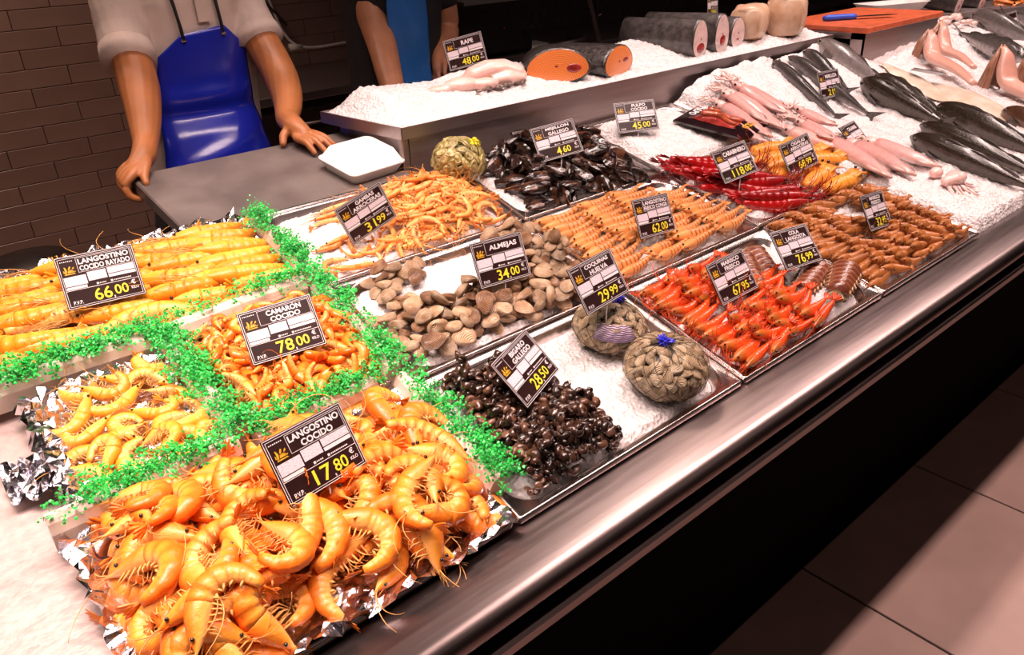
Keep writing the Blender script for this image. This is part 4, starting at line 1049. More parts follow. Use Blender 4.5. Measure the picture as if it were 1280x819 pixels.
# ---------------------------------------------------------------- price cards
CARD = mat('card_dark', (.028, .010, .010), .30, 0, .15, 30, coat=.25)
CARDW = mat('card_white', (.86, .80, .82), .4, 0, .03, 30)
CARDP = None
def panel_mat():
    m = bpy.data.materials.new('card_panel'); nt, b = nodes_of(m); N = nt.nodes; L = nt.links
    tc = N.new('ShaderNodeTexCoord'); mp = N.new('ShaderNodeMapping'); mp.inputs['Scale'].default_value = (260, 620, 1)
    L.new(tc.outputs['Object'], mp.inputs[0]); nz = N.new('ShaderNodeTexNoise'); nz.inputs['Scale'].default_value = 1; nz.inputs['Detail'].default_value = 1; L.new(mp.outputs[0], nz.inputs['Vector'])
    rp = N.new('ShaderNodeValToRGB'); e = rp.color_ramp.elements; e[0].position = .36; e[0].color = (.62, .50, .58, 1); e[1].position = .46; e[1].color = (.80, .70, .76, 1)
    L.new(nz.outputs['Fac'], rp.inputs[0]); L.new(rp.outputs[0], b.inputs['Base Color']); b.inputs['Roughness'].default_value = .4
    return m
CARDP = panel_mat()
GOLD = mat('card_gold', (.78, .42, .03), .4, 0, .15, 200)
YELLOW = mat('card_yellow', (.90, .80, .05), .4, 0, .05, 60)
STAKE = mat('clear_stake', (.72, .66, .66), .2, 0, .05, 60)
def rectf(mb, x0, x1, y0, y1, z): mb.add([(x0, y0, z), (x1, y0, z), (x1, y1, z), (x0, y1, z)], [(0, 1, 2, 3)])
def framef(mb, x0, x1, y0, y1, z, w_):
    rectf(mb, x0, x1, y0, y0+w_, z); rectf(mb, x0, x1, y1-w_, y1, z); rectf(mb, x0, x0+w_, y0, y1, z); rectf(mb, x1-w_, x1, y0, y1, z)
def emblem():
    mb = MB(); z = .0013
    def poly(pts): mb.add([(-.0390+x*.0011, .0175+y*.0011, z) for x, y in pts], [tuple(range(len(pts)))])
    poly([(-7, -5), (7, -5), (6, -3.6), (-6, -3.6)]); poly([(-6, -3), (-3.5, -3), (-2.5, 2), (-4, 6), (-5.5, 6.5), (-5, 2)])
    poly([(-2.5, -2.5), (4.5, -2.5), (5.5, 0), (2, 1.5), (-1.5, 0.5)]); poly([(-1, 1.5), (1, 2), (3, 5.5), (1.5, 6.5), (-.5, 4)])
    poly([(3.5, 1.5), (6.5, 2.5), (7, 5), (5, 4.2)]); poly([(-7.5, -1.5), (-6.2, -2.5), (-5.8, .5), (-7, 2)]); poly([(5.2, -3), (7.5, -2), (7.2, -.5), (5.4, -1.6)])
    return mb
EMB = emblem().mesh('emblem', False); EMB.materials.append(GOLD)
bd = MB().box(-.055, .055, -.041, .041, -.0012, .0008, bev=.0006).mesh('board', False); bd.materials.append(CARD)
z = .0012
bo = MB(); framef(bo, -.0540, .0540, -.0400, .0400, z, .0008); framef(bo, -.0512, .0512, -.0372, .0372, z, .0006); rectf(bo, -.0505, .0505, -.0128, -.0121, z)
framef(bo, -.0270, .0490, .0128, .0352, z, .0005); bo = bo.mesh('border', False); bo.materials.append(CARDW)
pn = []
for rc in ((-.0495, -.0190, -.0060, .0085), (-.0170, .0090, -.0030, .0110), (.0110, .0495, .0022, .0118)):
    mb = MB(); rectf(mb, *rc, z); me = mb.mesh('info_panel', False); me.materials.append(CARDP); pn.append(me)
sls = []
for rc in ((-.0495, -.0210, -.0112, -.0072), (.0110, .0495, -.0035, .0010)):
    mb = MB(); rectf(mb, *rc, z); me = mb.mesh('slot', False); me.materials.append(CARDW); sls.append(me)
sl = MB()
rectf(sl, -.008, -.005, -.0105, -.0075, z); rectf(sl, .012, .015, -.0105, -.0075, z)
for k in range(10): rectf(sl, .0165+.0025*k, .0182+.0025*k, -.0098, -.0082, z)
for k in range(4): rectf(sl, -.0038+.0025*k, -.0022+.0025*k, -.0098, -.0082, z)
for k in range(7): rectf(sl, -.0485+.0026*k, -.0470+.0026*k, .0318, .0332, z)
sl = sl.mesh('fine_print', False); sl.materials.append(CARDW)
def price_card(c, rx, uy, title, big, small, label, scale=1., foot=None, stake=True):
    X = Vector(rx).normalized(); Y = Vector(uy); Y = (Y-X*Y.dot(X)).normalized(); Zv = X.cross(Y)
    M = Matrix((X, Y, Zv)).transposed().to_4x4() @ Matrix.Scale(scale, 4); M.translation = Vector(c)
    root = empty('price_card', M); tag(root, label, 'price card', 'price cards')
    link('board', bd, None, root); link('border', bo, None, root); link('emblem', EMB, None, root); link('fine_print', sl, None, root)['kind'] = 'stuff'; [link('slot', q_, None, root) for q_ in sls]
    for me in pn: link('info_panel', me, None, root)
    tt = MB()
    if len(title) == 2:
        for k, tx in enumerate(title):
            acc = tx.find('Ó'); tx = tx.replace('Ó', 'O')
            w_ = min(.071, .0074*len(tx)); put_text(tt, tx, -.0255+(.073-w_)/2, .0248-.0103*k, w_, .0082, z, .035)
            if acc >= 0:
                xa = -.0255+(.073-w_)/2+w_*(acc+.5)/len(tx); ya = .0248-.0103*k+.0086; tt.add([(xa-.001, ya, z), (xa+.0006, ya, z), (xa+.0024, ya+.0018, z), (xa+.0010, ya+.0018, z)], [(0, 1, 2, 3)])
    elif title:
        w_ = min(.071, .0085*len(title[0])); put_text(tt, title[0], -.0255+(.073-w_)/2, .0180, w_, .0115, z, .035)
    if title: obj('title_lettering', tt, CARDW, root, False)
    pr = MB(); n = len(big); w_ = .0122*n; x = .001-w_*.5-.004
    put_text(pr, big, x, -.0345, w_, .0185, z, .012); put_text(pr, small, x+w_+.0042, -.0320, .0195, .0150, z, .012)
    obj('price_lettering', pr, YELLOW, root, False)
    sm_ = MB(); put_text(sm_, 'P.V.P.', -.0455, -.0345, .0130, .0055, z, .02); put_text(sm_, '€', .0385, -.0215, .0062, .0070, z, .02)
    put_text(sm_, 'KILO', .0370, -.0285, .0105, .0042, z, .02); put_text(sm_, ',', x+w_+.0012, -.0365, .0018, .0042, z, .01)
    obj('small_lettering', sm_, CARDW, root, False)
    if stake:
        st_ = MB(); b0 = Vector((0, -.036, -.002)); tgt = M.inverted() @ (M @ Vector((0, -.041, -.002))+Vector((0, .004, -.055)))
        st_.tube([b0, tgt], [.0016, .0012], 6); obj('stake', st_, STAKE, root)
    return root
for k, c, rx, uy, ti, bg, sml, sc, lab in CARDS: price_card(c, rx, uy, ti, bg, sml, lab, sc)
# the card lying flat among the pale fillets
cM = MT @ T_(2.83, .60, .055) @ Rz(-1.05) @ Rx(-.35)
price_card(cM.translation, cM.to_3x3() @ Vector((1, 0, 0)), cM.to_3x3() @ Vector((0, 1, 0)), (), '16', '90', 'price card lying nearly flat on the pale fillets', .9, stake=False)

# ---------------------------------------------------------------- foam box on the worktop
FOAM = mat('white_foam', (.86, .82, .80), .55, 0, .03, 30, .15, 300)
fb = empty('foam_box', MT @ T_(.876, .992, -.006) @ Rz(.10)); tag(fb, 'closed white foam takeaway box on the grey worktop', 'box')
def loft(levels, n=6):
    return MB().rings([[(x, y, z) for x, y in rrect(n, (rr_, rr_), -wx, wx, -wy, wy)] for wx, wy, rr_, z in levels])
obj('base', loft([(.062, .054, .012, 0), (.072, .064, .015, .022), (.076, .068, .016, .024)]), FOAM, fb)
obj('lid', loft([(.076, .068, .016, .0245), (.076, .068, .016, .028), (.072, .064, .016, .029), (.060, .052, .018, .052), (.054, .046, .018, .0545)]), FOAM, fb)

# ---------------------------------------------------------------- octopus package
PKB = mat('package_black', (.016, .006, .008), .15, 0, .2, 30, coat=.8)
PKR = mat('octopus_print', (.42, .055, .04), .18, 0, .5, 28, coat=.8, alt=(.12, .008, .010))
pkM = MT @ Matrix(((1, 0, 0, 1.822), (0, 1, 0, .70), (0, 0, 1, .029), (0, 0, 0, 1))) @ Rz(R_(-90+14)) @ Ry(-.03)
pk = empty('octopus_package', pkM); tag(pk, 'flat black vacuum package of octopus on the ice', 'package')
Lp, Wp = .105, .082
def pkf(z0, k=1.):
    def fn(a, b):
        x, y = (2*a-1)*Lp*k, (2*b-1)*Wp*k; e = max(abs(2*a-1), abs(2*b-1)); return (x, y, z0+.010*(1-e**3)+.004*math.sin(a*9)*math.cos(b*5)*.3)
    return fn
mb = MB().grid(16, 12, pkf(.002)); mb.grid(16, 12, lambda a, b: ((2*a-1)*Lp, (2*b-1)*Wp, -.004), True)
mb.rings([[((2*a-1)*Lp, (2*b-1)*Wp, z_) for a, b in ((0, 0), (1, 0), (1, 1), (0, 1))] for z_ in (-.004, .002)], False); obj('pack', mb, PKB, pk)
pf = pkf(.0032)
mb = MB().grid(14, 10, lambda a, b: pf(.20+.55*a, .16+.66*b)); obj('picture', mb, PKR, pk)
mb = MB(); 
for k in range(2): mb.tube([Vector(pf(.24+.5*j/10, .42+.18*k+.10*math.sin(j*.5+k)))+Vector((0, 0, .003)) for j in range(11)], [.010-.0005*j for j in range(11)], 7)
obj('tentacle', mb, mat('octopus_flesh', (.52, .11, .05), .25, 0, .35, 50, coat=.7), pk)
tt = MB(); v0 = len(tt.v); put_text(tt, 'PULPO', -.05, -.010, .085, .020, 0, .03)
R90 = Rz(-math.pi/2); tt.v = [tuple(Vector((-.078, .006, .0115)) + (R90 @ Vector(v))) for v in tt.v]; obj('name_lettering', tt, CARDW, pk, False)
tt = MB(); put_text(tt, 'COCIDO', -.055, -.010, .09, .020, 0, .03); tt.v = [tuple(Vector((.075, .006, .0115)) + (R90 @ Vector(v))) for v in tt.v]; obj('gold_lettering', tt, GOLD, pk, False)

# ---------------------------------------------------------------- fish
def fish_mat(name, back, mid, belly, rough=.25, coat=.6, rand=.15, speck=0.):
    return shell_mat(name, back, mid, belly, rand=rand, rough=rough, coat=coat, sss=0, spots=speck, spotcol=tuple(c*.35 for c in back))
M_HAKE = fish_mat('hake_skin', (.045, .038, .036), (.13, .11, .105), (.45, .40, .39))
M_HAKEL = fish_mat('hake_skin_pale', (.12, .10, .095), (.24, .21, .20), (.5, .45, .44))
M_DARKF = fish_mat('dark_fish_skin', (.026, .018, .012), (.07, .050, .036), (.20, .15, .12), speck=.6)
M_BRF = fish_mat('brown_fish_skin', (.07, .03, .016), (.12, .055, .03), (.25, .15, .1))
FIN = mat('fish_fin', (.10, .085, .08), .35, 0, .3, 90, coat=.4)
def fish(a, b, thick, label, m, h=None, wfac=.8, roll=0., bend=0., fork=True, rise=0., name='hake', group='whole fish on the ice', headless=False, hof=0.):
    A = Vector((a[0], a[1], (hbed(*a) if h is None else h)+thick*wfac*.38+hof)); B = Vector((b[0], b[1], (hbed(*b) if h is None else h)+thick*.2+hof))
    L = (B-A).length; d = (B-A).normalized(); y = Vector((0, 0, 1)).cross(d).normalized(); zz = d.cross(y)
    M = MT @ (T_(*A) @ Matrix((d, y, zz)).transposed().to_4x4() @ Rx(roll))
    root = empty(name, M); tag(root, label, 'fish', group)
    K = [(0, .10), (.03, .42), (.08, .68), (.16, .92), (.28, 1.), (.45, .96), (.6, .78), (.75, .52), (.88, .28), (.94, .20), (.965, .18)]
    if headless: K = [(0, .93), (.02, 1.), (.28, 1.), (.45, .96), (.6, .78), (.75, .52), (.88, .28), (.94, .20), (.965, .18)]
    ns = 14; rr = []; pcs = []
    def cen(u): return bend*L*math.sin(math.pi*min(1, u))
    for u in np.linspace(0, .965, 22):
        k = np.interp(u, [q[0] for q in K], [q[1] for q in K])*thick/2
        rr.append([(u*L, cen(u)+k*wfac*math.sin(2*math.pi*i/ns), k*math.cos(2*math.pi*i/ns)-rise*0) for i in range(ns)]); pcs.append([(u, math.cos(2*math.pi*i/ns), .9) for i in range(ns)])
    obj('body', MB().rings(rr, True, pcs), m, root)
    T2 = thick*.5; tf = MB(); x0 = L*.95; y0 = cen(.96)
    if fork: pts = [(x0, T2*.18), (L*1.06, T2*1.05), (L*1.015, T2*.1), (L*1.015, -T2*.1), (L*1.06, -T2*1.05), (x0, -T2*.18)]
    else: pts = [(x0, T2*.2), (L*1.03, T2*.7), (L*1.05, 0), (L*1.03, -T2*.7), (x0, -T2*.2)]
    ca, sa = math.cos(.9), math.sin(.9)
    tf.rings([[(x, y0+zq*sa+o, zq*ca) for x, zq in pts] for o in (-.0015, .0015)]); obj('tail_fin', tf, FIN, root, False)
    df = MB(); us = np.linspace(.25, .85, 12)
    df.rings([[(u*L, cen(u)+o, np.interp(u, [q[0] for q in K], [q[1] for q in K])*T2*.93+(0 if j == 0 else T2*.22*abs(math.sin(u*14)))) for o, j in ((-.001, 0), (-.0005, 1), (.0005, 1), (.001, 0))] for u in us]); obj('dorsal_fin', df, FIN, root, False)
    if not headless:
        pf_ = MB()
        for sd in (-1, 1):
            pf_.rings([[(L*(.2+.12*f), cen(.2)+sd*(thick*wfac*.48+.002+.004*f), -T2*.2+T2*.3*w_-T2*.2*f) for w_ in (-1+.4*f, 1-.4*f)]+[(L*(.2+.12*f), cen(.2)+sd*(thick*wfac*.48+.004+.004*f), -T2*.2-T2*.2*f)] for f in (0, .5, 1.)])
        obj('pectoral_fin', pf_, FIN, root, False)
        ey = MB()
        for sd in (-1, 1): ey.ell((L*.065, cen(.06)+sd*thick*wfac*.27, thick*.12), (.006, .004, .006), 8, 6)
        obj('eyes', ey, EYE, root)
    return root
fish((2.325, .885), (2.206, .561), .052, 'slim dark hake with forked tail nearest the squid', M_HAKE, roll=.5, hof=-.004)
fish((2.415, .885), (2.311, .513), .058, 'dark hake running under the card marked 21,98', M_HAKE, roll=.3, hof=-.004)
fish((2.515, .890), (2.421, .653), .060, 'dark hake lying between its two neighbours below the shelf', M_HAKE, roll=.2, hof=.0)
fish((2.66, .930), (2.585, .60), .075, 'pale grey hake beside the steel block', M_HAKEL, roll=-.2, hof=.0)
fish((2.50, .665), (2.430, .350), .085, 'stout dark fish with blunt head below the pale hake', M_DARKF, roll=.4, fork=False, name='dark_fish')
fish((2.605, .675), (2.488, .372), .07, 'dark fish lying along the pale fillets', M_DARKF, roll=-.2, fork=False, name='dark_fish')
fish((2.53, .430), (2.440, .060), .088, 'large dark fish with ragged fin beside the brown one', M_DARKF, roll=.2, fork=False, name='dark_fish')
fish((2.335, .384), (2.275, .025), .070, 'dark fish in the middle of the front three', M_DARKF, roll=.1, fork=False, name='dark_fish')
fish((2.208, .352), (2.168, -.0), .074, 'grey black fish nearest the squid heads', M_DARKF, roll=.35, fork=False, name='dark_fish')
fish((2.724, .306), (2.66, .06), .070, 'brown fish at the edge of the ice', M_BRF, roll=0, fork=False, name='brown_fish')
fish((3.369, .484), (3.566, .808), .080, 'dark fish with raised tail behind the monkfish tails', M_HAKE, roll=.2, h=.035, name='dark_fish')
fish((3.888, .895), (3.739, .560), .10, 'silver fish with the far price card', M_HAKEL, roll=.3, h=.04, name='silver_fish')
fish((3.99, .56), (4.15, .86), .08, 'silver fish beyond the far price card', M_HAKEL, roll=.3, h=.04, name='silver_fish')

# pale fillets
M_FIL = mat('fillet_flesh', (.80, .70, .58), .3, 0, .12, 30, .2, 60, coat=.4, sss=.2, alt=(.66, .50, .38))
def fillet(a, b, wd, label, seed=0):
    d = Vector((b[0]-a[0], b[1]-a[1], 0)); L = d.length; d.normalize(); n_ = Vector((-d.y, d.x, 0))
    def fn(top):
        def f(u, v):
            w_ = wd*(math.sin(math.pi*(.12+.80*u))**.6)*(1+.1*math.sin(u*7+seed)); p = Vector((a[0], a[1], 0))+d*L*u+n_*w_*(v-.5); e = 1-(2*v-1)**4
            return P(p.x, p.y, hbed(p.x, p.y)+.004+(.016*e*math.sin(math.pi*min(1, .05+u*.95)) if top else -.012)+.004*noise2(p.x*30, p.y*30, seed))
        return f
    mb = MB().grid(18, 8, fn(True)); mb.grid(18, 8, fn(False), True)
    return tag(obj('fish_fillet', mb, M_FIL), label, 'fillet', 'pale fillets')
fillet((2.86, .765), (2.70, .46), .12, 'long pale fish fillet beside the dark fish')
fillet((2.865, .56), (2.70, .27), .15, 'broad cream fillet in front of the card lying flat', 3)

# monkfish tails: folded brown fins standing up, pink bodies trailing
M_MONK = shell_mat('monkfish_flesh', (.72, .36, .28), (.80, .48, .40), (.80, .55, .48), rand=.08, coat=.5, sss=.15)
M_MFIN = mat('monkfish_fin', (.36, .16, .09), .3, 0, .3, 40, coat=.5, alt=(.5, .27, .18))
def monktail(a, b, hgt, label, wd=.06, h=.02):
    d = Vector((b[0]-a[0], b[1]-a[1], 0)); L = d.length; root = empty('monkfish_tail', MT @ T_(a[0], a[1], h) @ Rz(math.atan2(d.y, d.x))); tag(root, label, 'monkfish tail', 'monkfish tails')
    pts = catmull([(-.015, 0, hgt*.95), (.01, 0, hgt*.80), (.035, 0, hgt*.45), (.075, .0, hgt*.2), (L*.6, .01, .02), (L, 0, .012)], 5)
    n = len(pts); rd = [wd*(.16+.30*sm(i/n*2.4))*(1-.55*sm((i/n-.6)/.4)) for i in range(n)]
    mb = MB(); rr = []; pcs = []
    for i, p in enumerate(pts):
        t = pts[min(n-1, i+1)]-pts[max(0, i-1)]; t = t/np.linalg.norm(t); nn = np.array([-t[2], 0, t[0]])
        rr.append([tuple(p+nn*rd[i]*.55*math.cos(2*math.pi*k/12)+np.array([0, 1, 0])*rd[i]*math.sin(2*math.pi*k/12)) for k in range(12)]); pcs.append([(i/n, math.cos(2*math.pi*k/12), .9)for k in range(12)])
    mb.rings(rr, True, pcs); obj('body', mb, M_MONK, root)
    fn = MB()
    for sd in (-1, 1):
        tip = (-.02, sd*.006, hgt*1.02); pts2 = [(-.045+.012*k, sd*(.012+.026*math.sin(k/5*2.6)), -.008) for k in range(6)]
        fn.add([tip]+pts2+[(q[0]*.5-.01, q[1]*.75, hgt*.5) for q in pts2], [(0, 7+k, 8+k) for k in range(5)]+[(7+k, 1+k, 2+k, 8+k) for k in range(5)])
        for k in range(6): fn.tube([tip, (pts2[k][0]*.5-.01, pts2[k][1]*.76, hgt*.5), pts2[k]], [.002, .004, .003], 5)
    obj('fin', fn, M_MFIN, root)
    return root
monktail((3.10, .735), (2.90, .47), .095, 'monkfish tail with folded fin beside the steel block', .07, .03)
monktail((3.23, .755), (3.09, .55), .10, 'monkfish tail with folded fin behind the first, by the block corner', .06, .035)
monktail((3.03, .455), (2.90, .17), .13, 'large pink monkfish tail in front of the far dark fish', .085)
monktail((3.17, .40), (3.05, .13), .13, 'pink monkfish tail at the far edge of the ice', .085)

# fish pieces and white tray at the far end
M_SKIN = mat('grey_fish_skin', (.085, .072, .068), .3, 0, .3, 60, .2, 200, coat=.5)
M_FLESH = mat('pink_fish_flesh', (.80, .50, .44), .3, 0, .15, 45, .1, 90, coat=.5, sss=.2, alt=(.80, .62, .56))
M_RED = mat('red_cavity', (.42, .035, .03), .25, 0, .3, 60, coat=.6)
def steak(M, L, rx, rz, label, skin, flesh, cav=True, taper=.9, name='fish_piece', group=None, cavsz=(.28, .2), cavpos=(.12, .62), face_lines=None, sq=2.2):
    """log of fish lying along +x, its cut face at x=0 looking towards -x"""
    root = empty(name, M); tag(root, label, 'fish piece', group); ns = 22
    def sec(x, k):
        out = []
        for i in range(ns):
            a = 2*math.pi*i/ns; c, s_ = math.cos(a), math.sin(a); out.append((x, k*rx*math.copysign(abs(c)**(2/sq), c)*(1-.16*s_), rz+k*rz*s_))
        return out
    rr = [sec(0, 1.), sec(L*.02, 1.02), sec(L*.35, 1.), sec(L*.7, .96), sec(L, taper), sec(L*1.02, taper*.7)]
    obj('skin', MB().rings(rr), skin, root)
    fm = MB(); n = 5; v = []; pc = []
    for k in range(n+1):
        for (x, y, z_) in sec(-.0012, .94*(k/n)): v.append((x-.003*(1-(k/n)**2), y, z_)); pc.append((k/n, .5, .5))
    fm.add(v, [(k*ns+i, (k+1)*ns+i, (k+1)*ns+(i+1) % ns, k*ns+(i+1) % ns) for k in range(n) for i in range(ns)], pc); obj('cut_face', fm, flesh, root)
    if cav:
        cm = MB(); cm.ell((-.003, rx*cavpos[0], rz*cavpos[1]), (.003, rx*cavsz[0], rz*cavsz[1]), 12, 8); cm.ell((-.003, rx*.05, rz*1.0), (.0025, rx*.07, rz*.08), 8, 6); obj('cavity', cm, M_RED, root)
    return root
def dirM(p, yaw, roll=0.): return T_(*p) @ Rz(yaw) @ Rx(roll)
def salmon_mat():
    m = bpy.data.materials.new('salmon_flesh'); nt, b = nodes_of(m); N = nt.nodes; L = nt.links
    tc = N.new('ShaderNodeTexCoord'); wv = N.new('ShaderNodeTexWave'); wv.wave_type = 'RINGS'; wv.rings_direction = 'X'; wv.inputs['Scale'].default_value = 60; wv.inputs['Distortion'].default_value = 5; wv.inputs['Detail'].default_value = 1.5; wv.inputs['Detail Scale'].default_value = .8
    L.new(tc.outputs['Object'], wv.inputs['Vector']); rp = N.new('ShaderNodeValToRGB'); e = rp.color_ramp.elements
    e[0].position = .05; e[0].color = (.94, .40, .15, 1); e[1].position = .35; e[1].color = (.87, .21, .035, 1); L.new(wv.outputs['Fac'], rp.inputs[0]); L.new(rp.outputs[0], b.inputs['Base Color'])
    b.inputs['Roughness'].default_value = .3; b.inputs['Coat Weight'].default_value = .4; b.inputs['Subsurface Weight'].default_value = .15; b.inputs['Subsurface Radius'].default_value = (1, .3, .1); b.inputs['Subsurface Scale'].default_value = .01
    return m
M_SALM = salmon_mat(); M_SALSK = mat('salmon_skin', (.06, .05, .048), .25, 0, .4, 90, .2, 250, coat=.6)
def on_riser(x, y, dz=-.008): return (x, y, riser_ice(x, y)+dz)
steak(dirM(on_riser(1.515, 1.570), R_(56)), .15, .088, .045, 'salmon piece with its broad orange cut face to the front', M_SALSK, M_SALM, cavsz=(.24, .26), cavpos=(-.48, .85), taper=.85, name='salmon_piece', group='salmon pieces')
steak(dirM(on_riser(1.712, 1.530), R_(103)), .24, .080, .043, 'salmon piece lying sideways with dark skin and narrow orange face', M_SALSK, M_SALM, cavsz=(.22, .15), cavpos=(-.40, 1.0), taper=.8, name='salmon_piece', group='salmon pieces')
M_HFL = mat('hake_flesh', (.84, .60, .56), .3, 0, .12, 50, .1, 90, coat=.5, sss=.2)
steak(dirM(on_riser(2.085, 1.535), R_(97)), .27, .044, .057, 'thick grey fish log with red hollow, nearest the salmon', M_SKIN, M_HFL, cavsz=(.52, .26), cavpos=(0, .55), taper=.95, name='fish_log', group='grey fish logs')
steak(dirM(on_riser(2.195, 1.535), R_(97)), .27, .044, .060, 'middle grey fish log with red hollow in its pink face', M_SKIN, M_HFL, cavsz=(.42, .28), cavpos=(0, .7), taper=.95, name='fish_log', group='grey fish logs')
steak(dirM(on_riser(2.310, 1.555), R_(97)), .25, .046, .048, 'grey fish log beside the pale blocks, face without hollow', M_SKIN, M_HFL, cav=True, cavsz=(.22, .06), taper=.95, name='fish_log', group='grey fish logs')
M_PALE = mat('pale_fish_block', (.72, .50, .36), .4, 0, .15, 30, .25, 60, coat=.3, sss=.15, alt=(.58, .34, .20))
def pale_block(p, yaw, lx, ly, lz, label, seed):
    root = empty('fish_block', dirM(p, yaw)); tag(root, label, 'fish piece', 'pale fish blocks'); r = random.Random(seed); rr = []
    ns = 20
    for u in np.linspace(0, 1, 9):
        k = .90+.14*math.sin(math.pi*u)
        rr.append([(lx*(u-.5)+.006*math.sin(i), ly/2*k*math.copysign(abs(math.cos(2*math.pi*i/ns))**.55, math.cos(2*math.pi*i/ns)), lz/2+lz/2*k*math.copysign(abs(math.sin(2*math.pi*i/ns))**.6, math.sin(2*math.pi*i/ns))+.004*math.sin(u*9+i+seed)) for i in range(ns)])
    obj('flesh', MB().rings(rr), M_PALE, root)
    mb = MB(); mb.ell((0, ly*.44, lz*.72), (lx*.40, ly*.07, lz*.16), 14, 8); mb.ell((lx*.1, -ly*.49, lz*.5), (lx*.02, .003, lz*.30), 10, 6); obj('skin_patch', mb, M_MFIN, root)
pale_block(on_riser(2.44, 1.60), .35, .15, .11, .105, 'smaller pale fish block beside the grey logs', 1)
pale_block(on_riser(2.62, 1.575), .45, .17, .13, .135, 'larger pale fish block beside the red board', 2)

# monkfish lump and its scraps
def remesh(o, vx, smooth=4):
    m = o.modifiers.new('remesh', 'REMESH'); m.mode = 'VOXEL'; m.voxel_size = vx; m.use_smooth_shade = True
    if smooth:
        s_ = o.modifiers.new('smooth', 'SMOOTH'); s_.iterations = smooth; s_.factor = .5
    return o
mb = MB(); x0, y0 = 1.352, 1.640; z0 = riser_ice(x0, y0)
mb.tube([(-.105, -.005, .012), (-.07, 0, .040), (-.02, 0, .055), (.03, 0, .055), (.075, -.01, .035), (.10, -.012, .018)], [.016, .034, .040, .038, .030, .012], 14)
mb.tube([(-.02, -.03, .02), (.03, -.035, .025), (.09, -.03, .018)], [.022, .028, .014], 12); mb.ell((-.085, .02, .02), (.035, .03, .022)); mb.ell((.02, .01, .075), (.014, .030, .016))
mk = obj('monkfish', mb, mat('monkfish_pink', (.82, .50, .44), .3, 0, .15, 35, .2, 50, coat=.5, sss=.25, alt=(.85, .62, .55)), M=T_(x0, y0, z0-.008) @ Rz(-.35) @ Matrix.Diagonal((.84, .84, .66, 1))); remesh(mk, .004, 6)
tag(mk, 'pink skinned monkfish lump on the shelf ice', 'monkfish')
mb = MB()
for k in range(26): 
    x, y = nrg.normal(0, .035), nrg.normal(0, .010); mb.ell((x, y, .008+.004*nrg.random()), (.012*nrg.random()+.003, .005, .004), 7, 5)
o = obj('monkfish_skin', mb, mat('skin_scrap', (.22, .15, .12), .3, 0, .5, 90, coat=.4), M=T_(1.330, 1.585, riser_ice(1.33, 1.585)) @ Rz(.1)); tag(o, 'ragged grey skin strip in front of the monkfish', 'fish skin')
mb = MB(); mb.ell((0, 0, .012), (.05, .03, .02)); mb.ell((.06, -.01, .01), (.04, .024, .016)); mb.ell((-.055, .0, .006), (.04, .022, .012))
o = obj('monkfish_liver', mb, MATS['monkfish_pink'], M=T_(1.235, 1.63, riser_ice(1.235, 1.63)-.004) @ Rz(-.3)); remesh(o, .004, 5); tag(o, 'flat pale pink monkfish piece at the shelf end', 'monkfish')

# ---------------------------------------------------------------- squid
M_SQ = shell_mat('squid_skin', (.74, .36, .33), (.82, .54, .50), (.86, .68, .64), rand=.16, coat=.6, sss=.2, spots=.25, spotcol=(.55, .16, .16))
M_SQP = mat('squid_tentacle', (.80, .56, .52), .3, 0, .15, 40, coat=.5, sss=.2)
def squid(a, b, wd, label, seed=0, tent=True, fin=True):
    """pointed mantle tip at b, head and arms at a"""
    r = random.Random(seed); d = Vector((b[0]-a[0], b[1]-a[1], 0)); L = d.length; h = (hbed(*a)+hbed(*b))/2+wd*.30
    root = empty('squid', MT @ T_(a[0], a[1], hbed(*a)+wd*.30) @ Rz(math.atan2(d.y, d.x)) @ Ry(-math.atan2(hbed(*b)-hbed(*a), L))); tag(root, label, 'squid', 'squid')
    ns = 12; rr = []; pcs = []
    for u in np.linspace(0, 1, 14):
        k = wd/2*np.interp(u, (0, .05, .3, .6, .85, .97, 1), (.82, .95, 1., .85, .45, .14, .03)); c = wd*.12*math.sin(u*3+seed)
        rr.append([(u*L, c+k*math.cos(2*math.pi*i/ns), k*.72*math.sin(2*math.pi*i/ns)) for i in range(ns)]); pcs.append([(u, math.sin(2*math.pi*i/ns), .9) for i in range(ns)])
    obj('mantle', MB().rings(rr, True, pcs), M_SQ, root)
    if fin:
        fm = MB()
        for sd in (-1, 1):
            fm.rings([[(L*u, wd*.12*math.sin(u*3+seed)+sd*wd*q, .003+z_) for q, z_ in ((.05, .003), (w_, .0), (.05, -.004))] for u, w_ in ((.52, .10), (.66, .55), (.78, .62), (.92, .25), (1.0, .06))])
        obj('fin', fm, M_SQ, root)
    hm = MB(); hm.ell((-.014, 0, 0), (.022, wd*.34, wd*.28), 12, 8); obj('head', hm, M_SQ, root)
    if tent:
        tm = MB()
        for k in range(9):
            a0 = r.uniform(-.9, .9); pts = [(-.03, wd*.25*math.sin(a0), 0)]; hd = math.pi+a0
            for j in range(6): pts.append((pts[-1][0]+.011*math.cos(hd), pts[-1][1]+.011*math.sin(hd), r.uniform(-.004, .008))); hd += r.uniform(-.7, .7)
            tm.tube(pts, [.0042, .004, .0035, .003, .0025, .002, .0012], 5)
        obj('arms', tm, M_SQP, root)
        em = MB(); [em.ell((-.016, sd*wd*.33, .004), (.004,)*3, 8, 6) for sd in (-1, 1)]; obj('eyes', em, EYE, root)
    return root
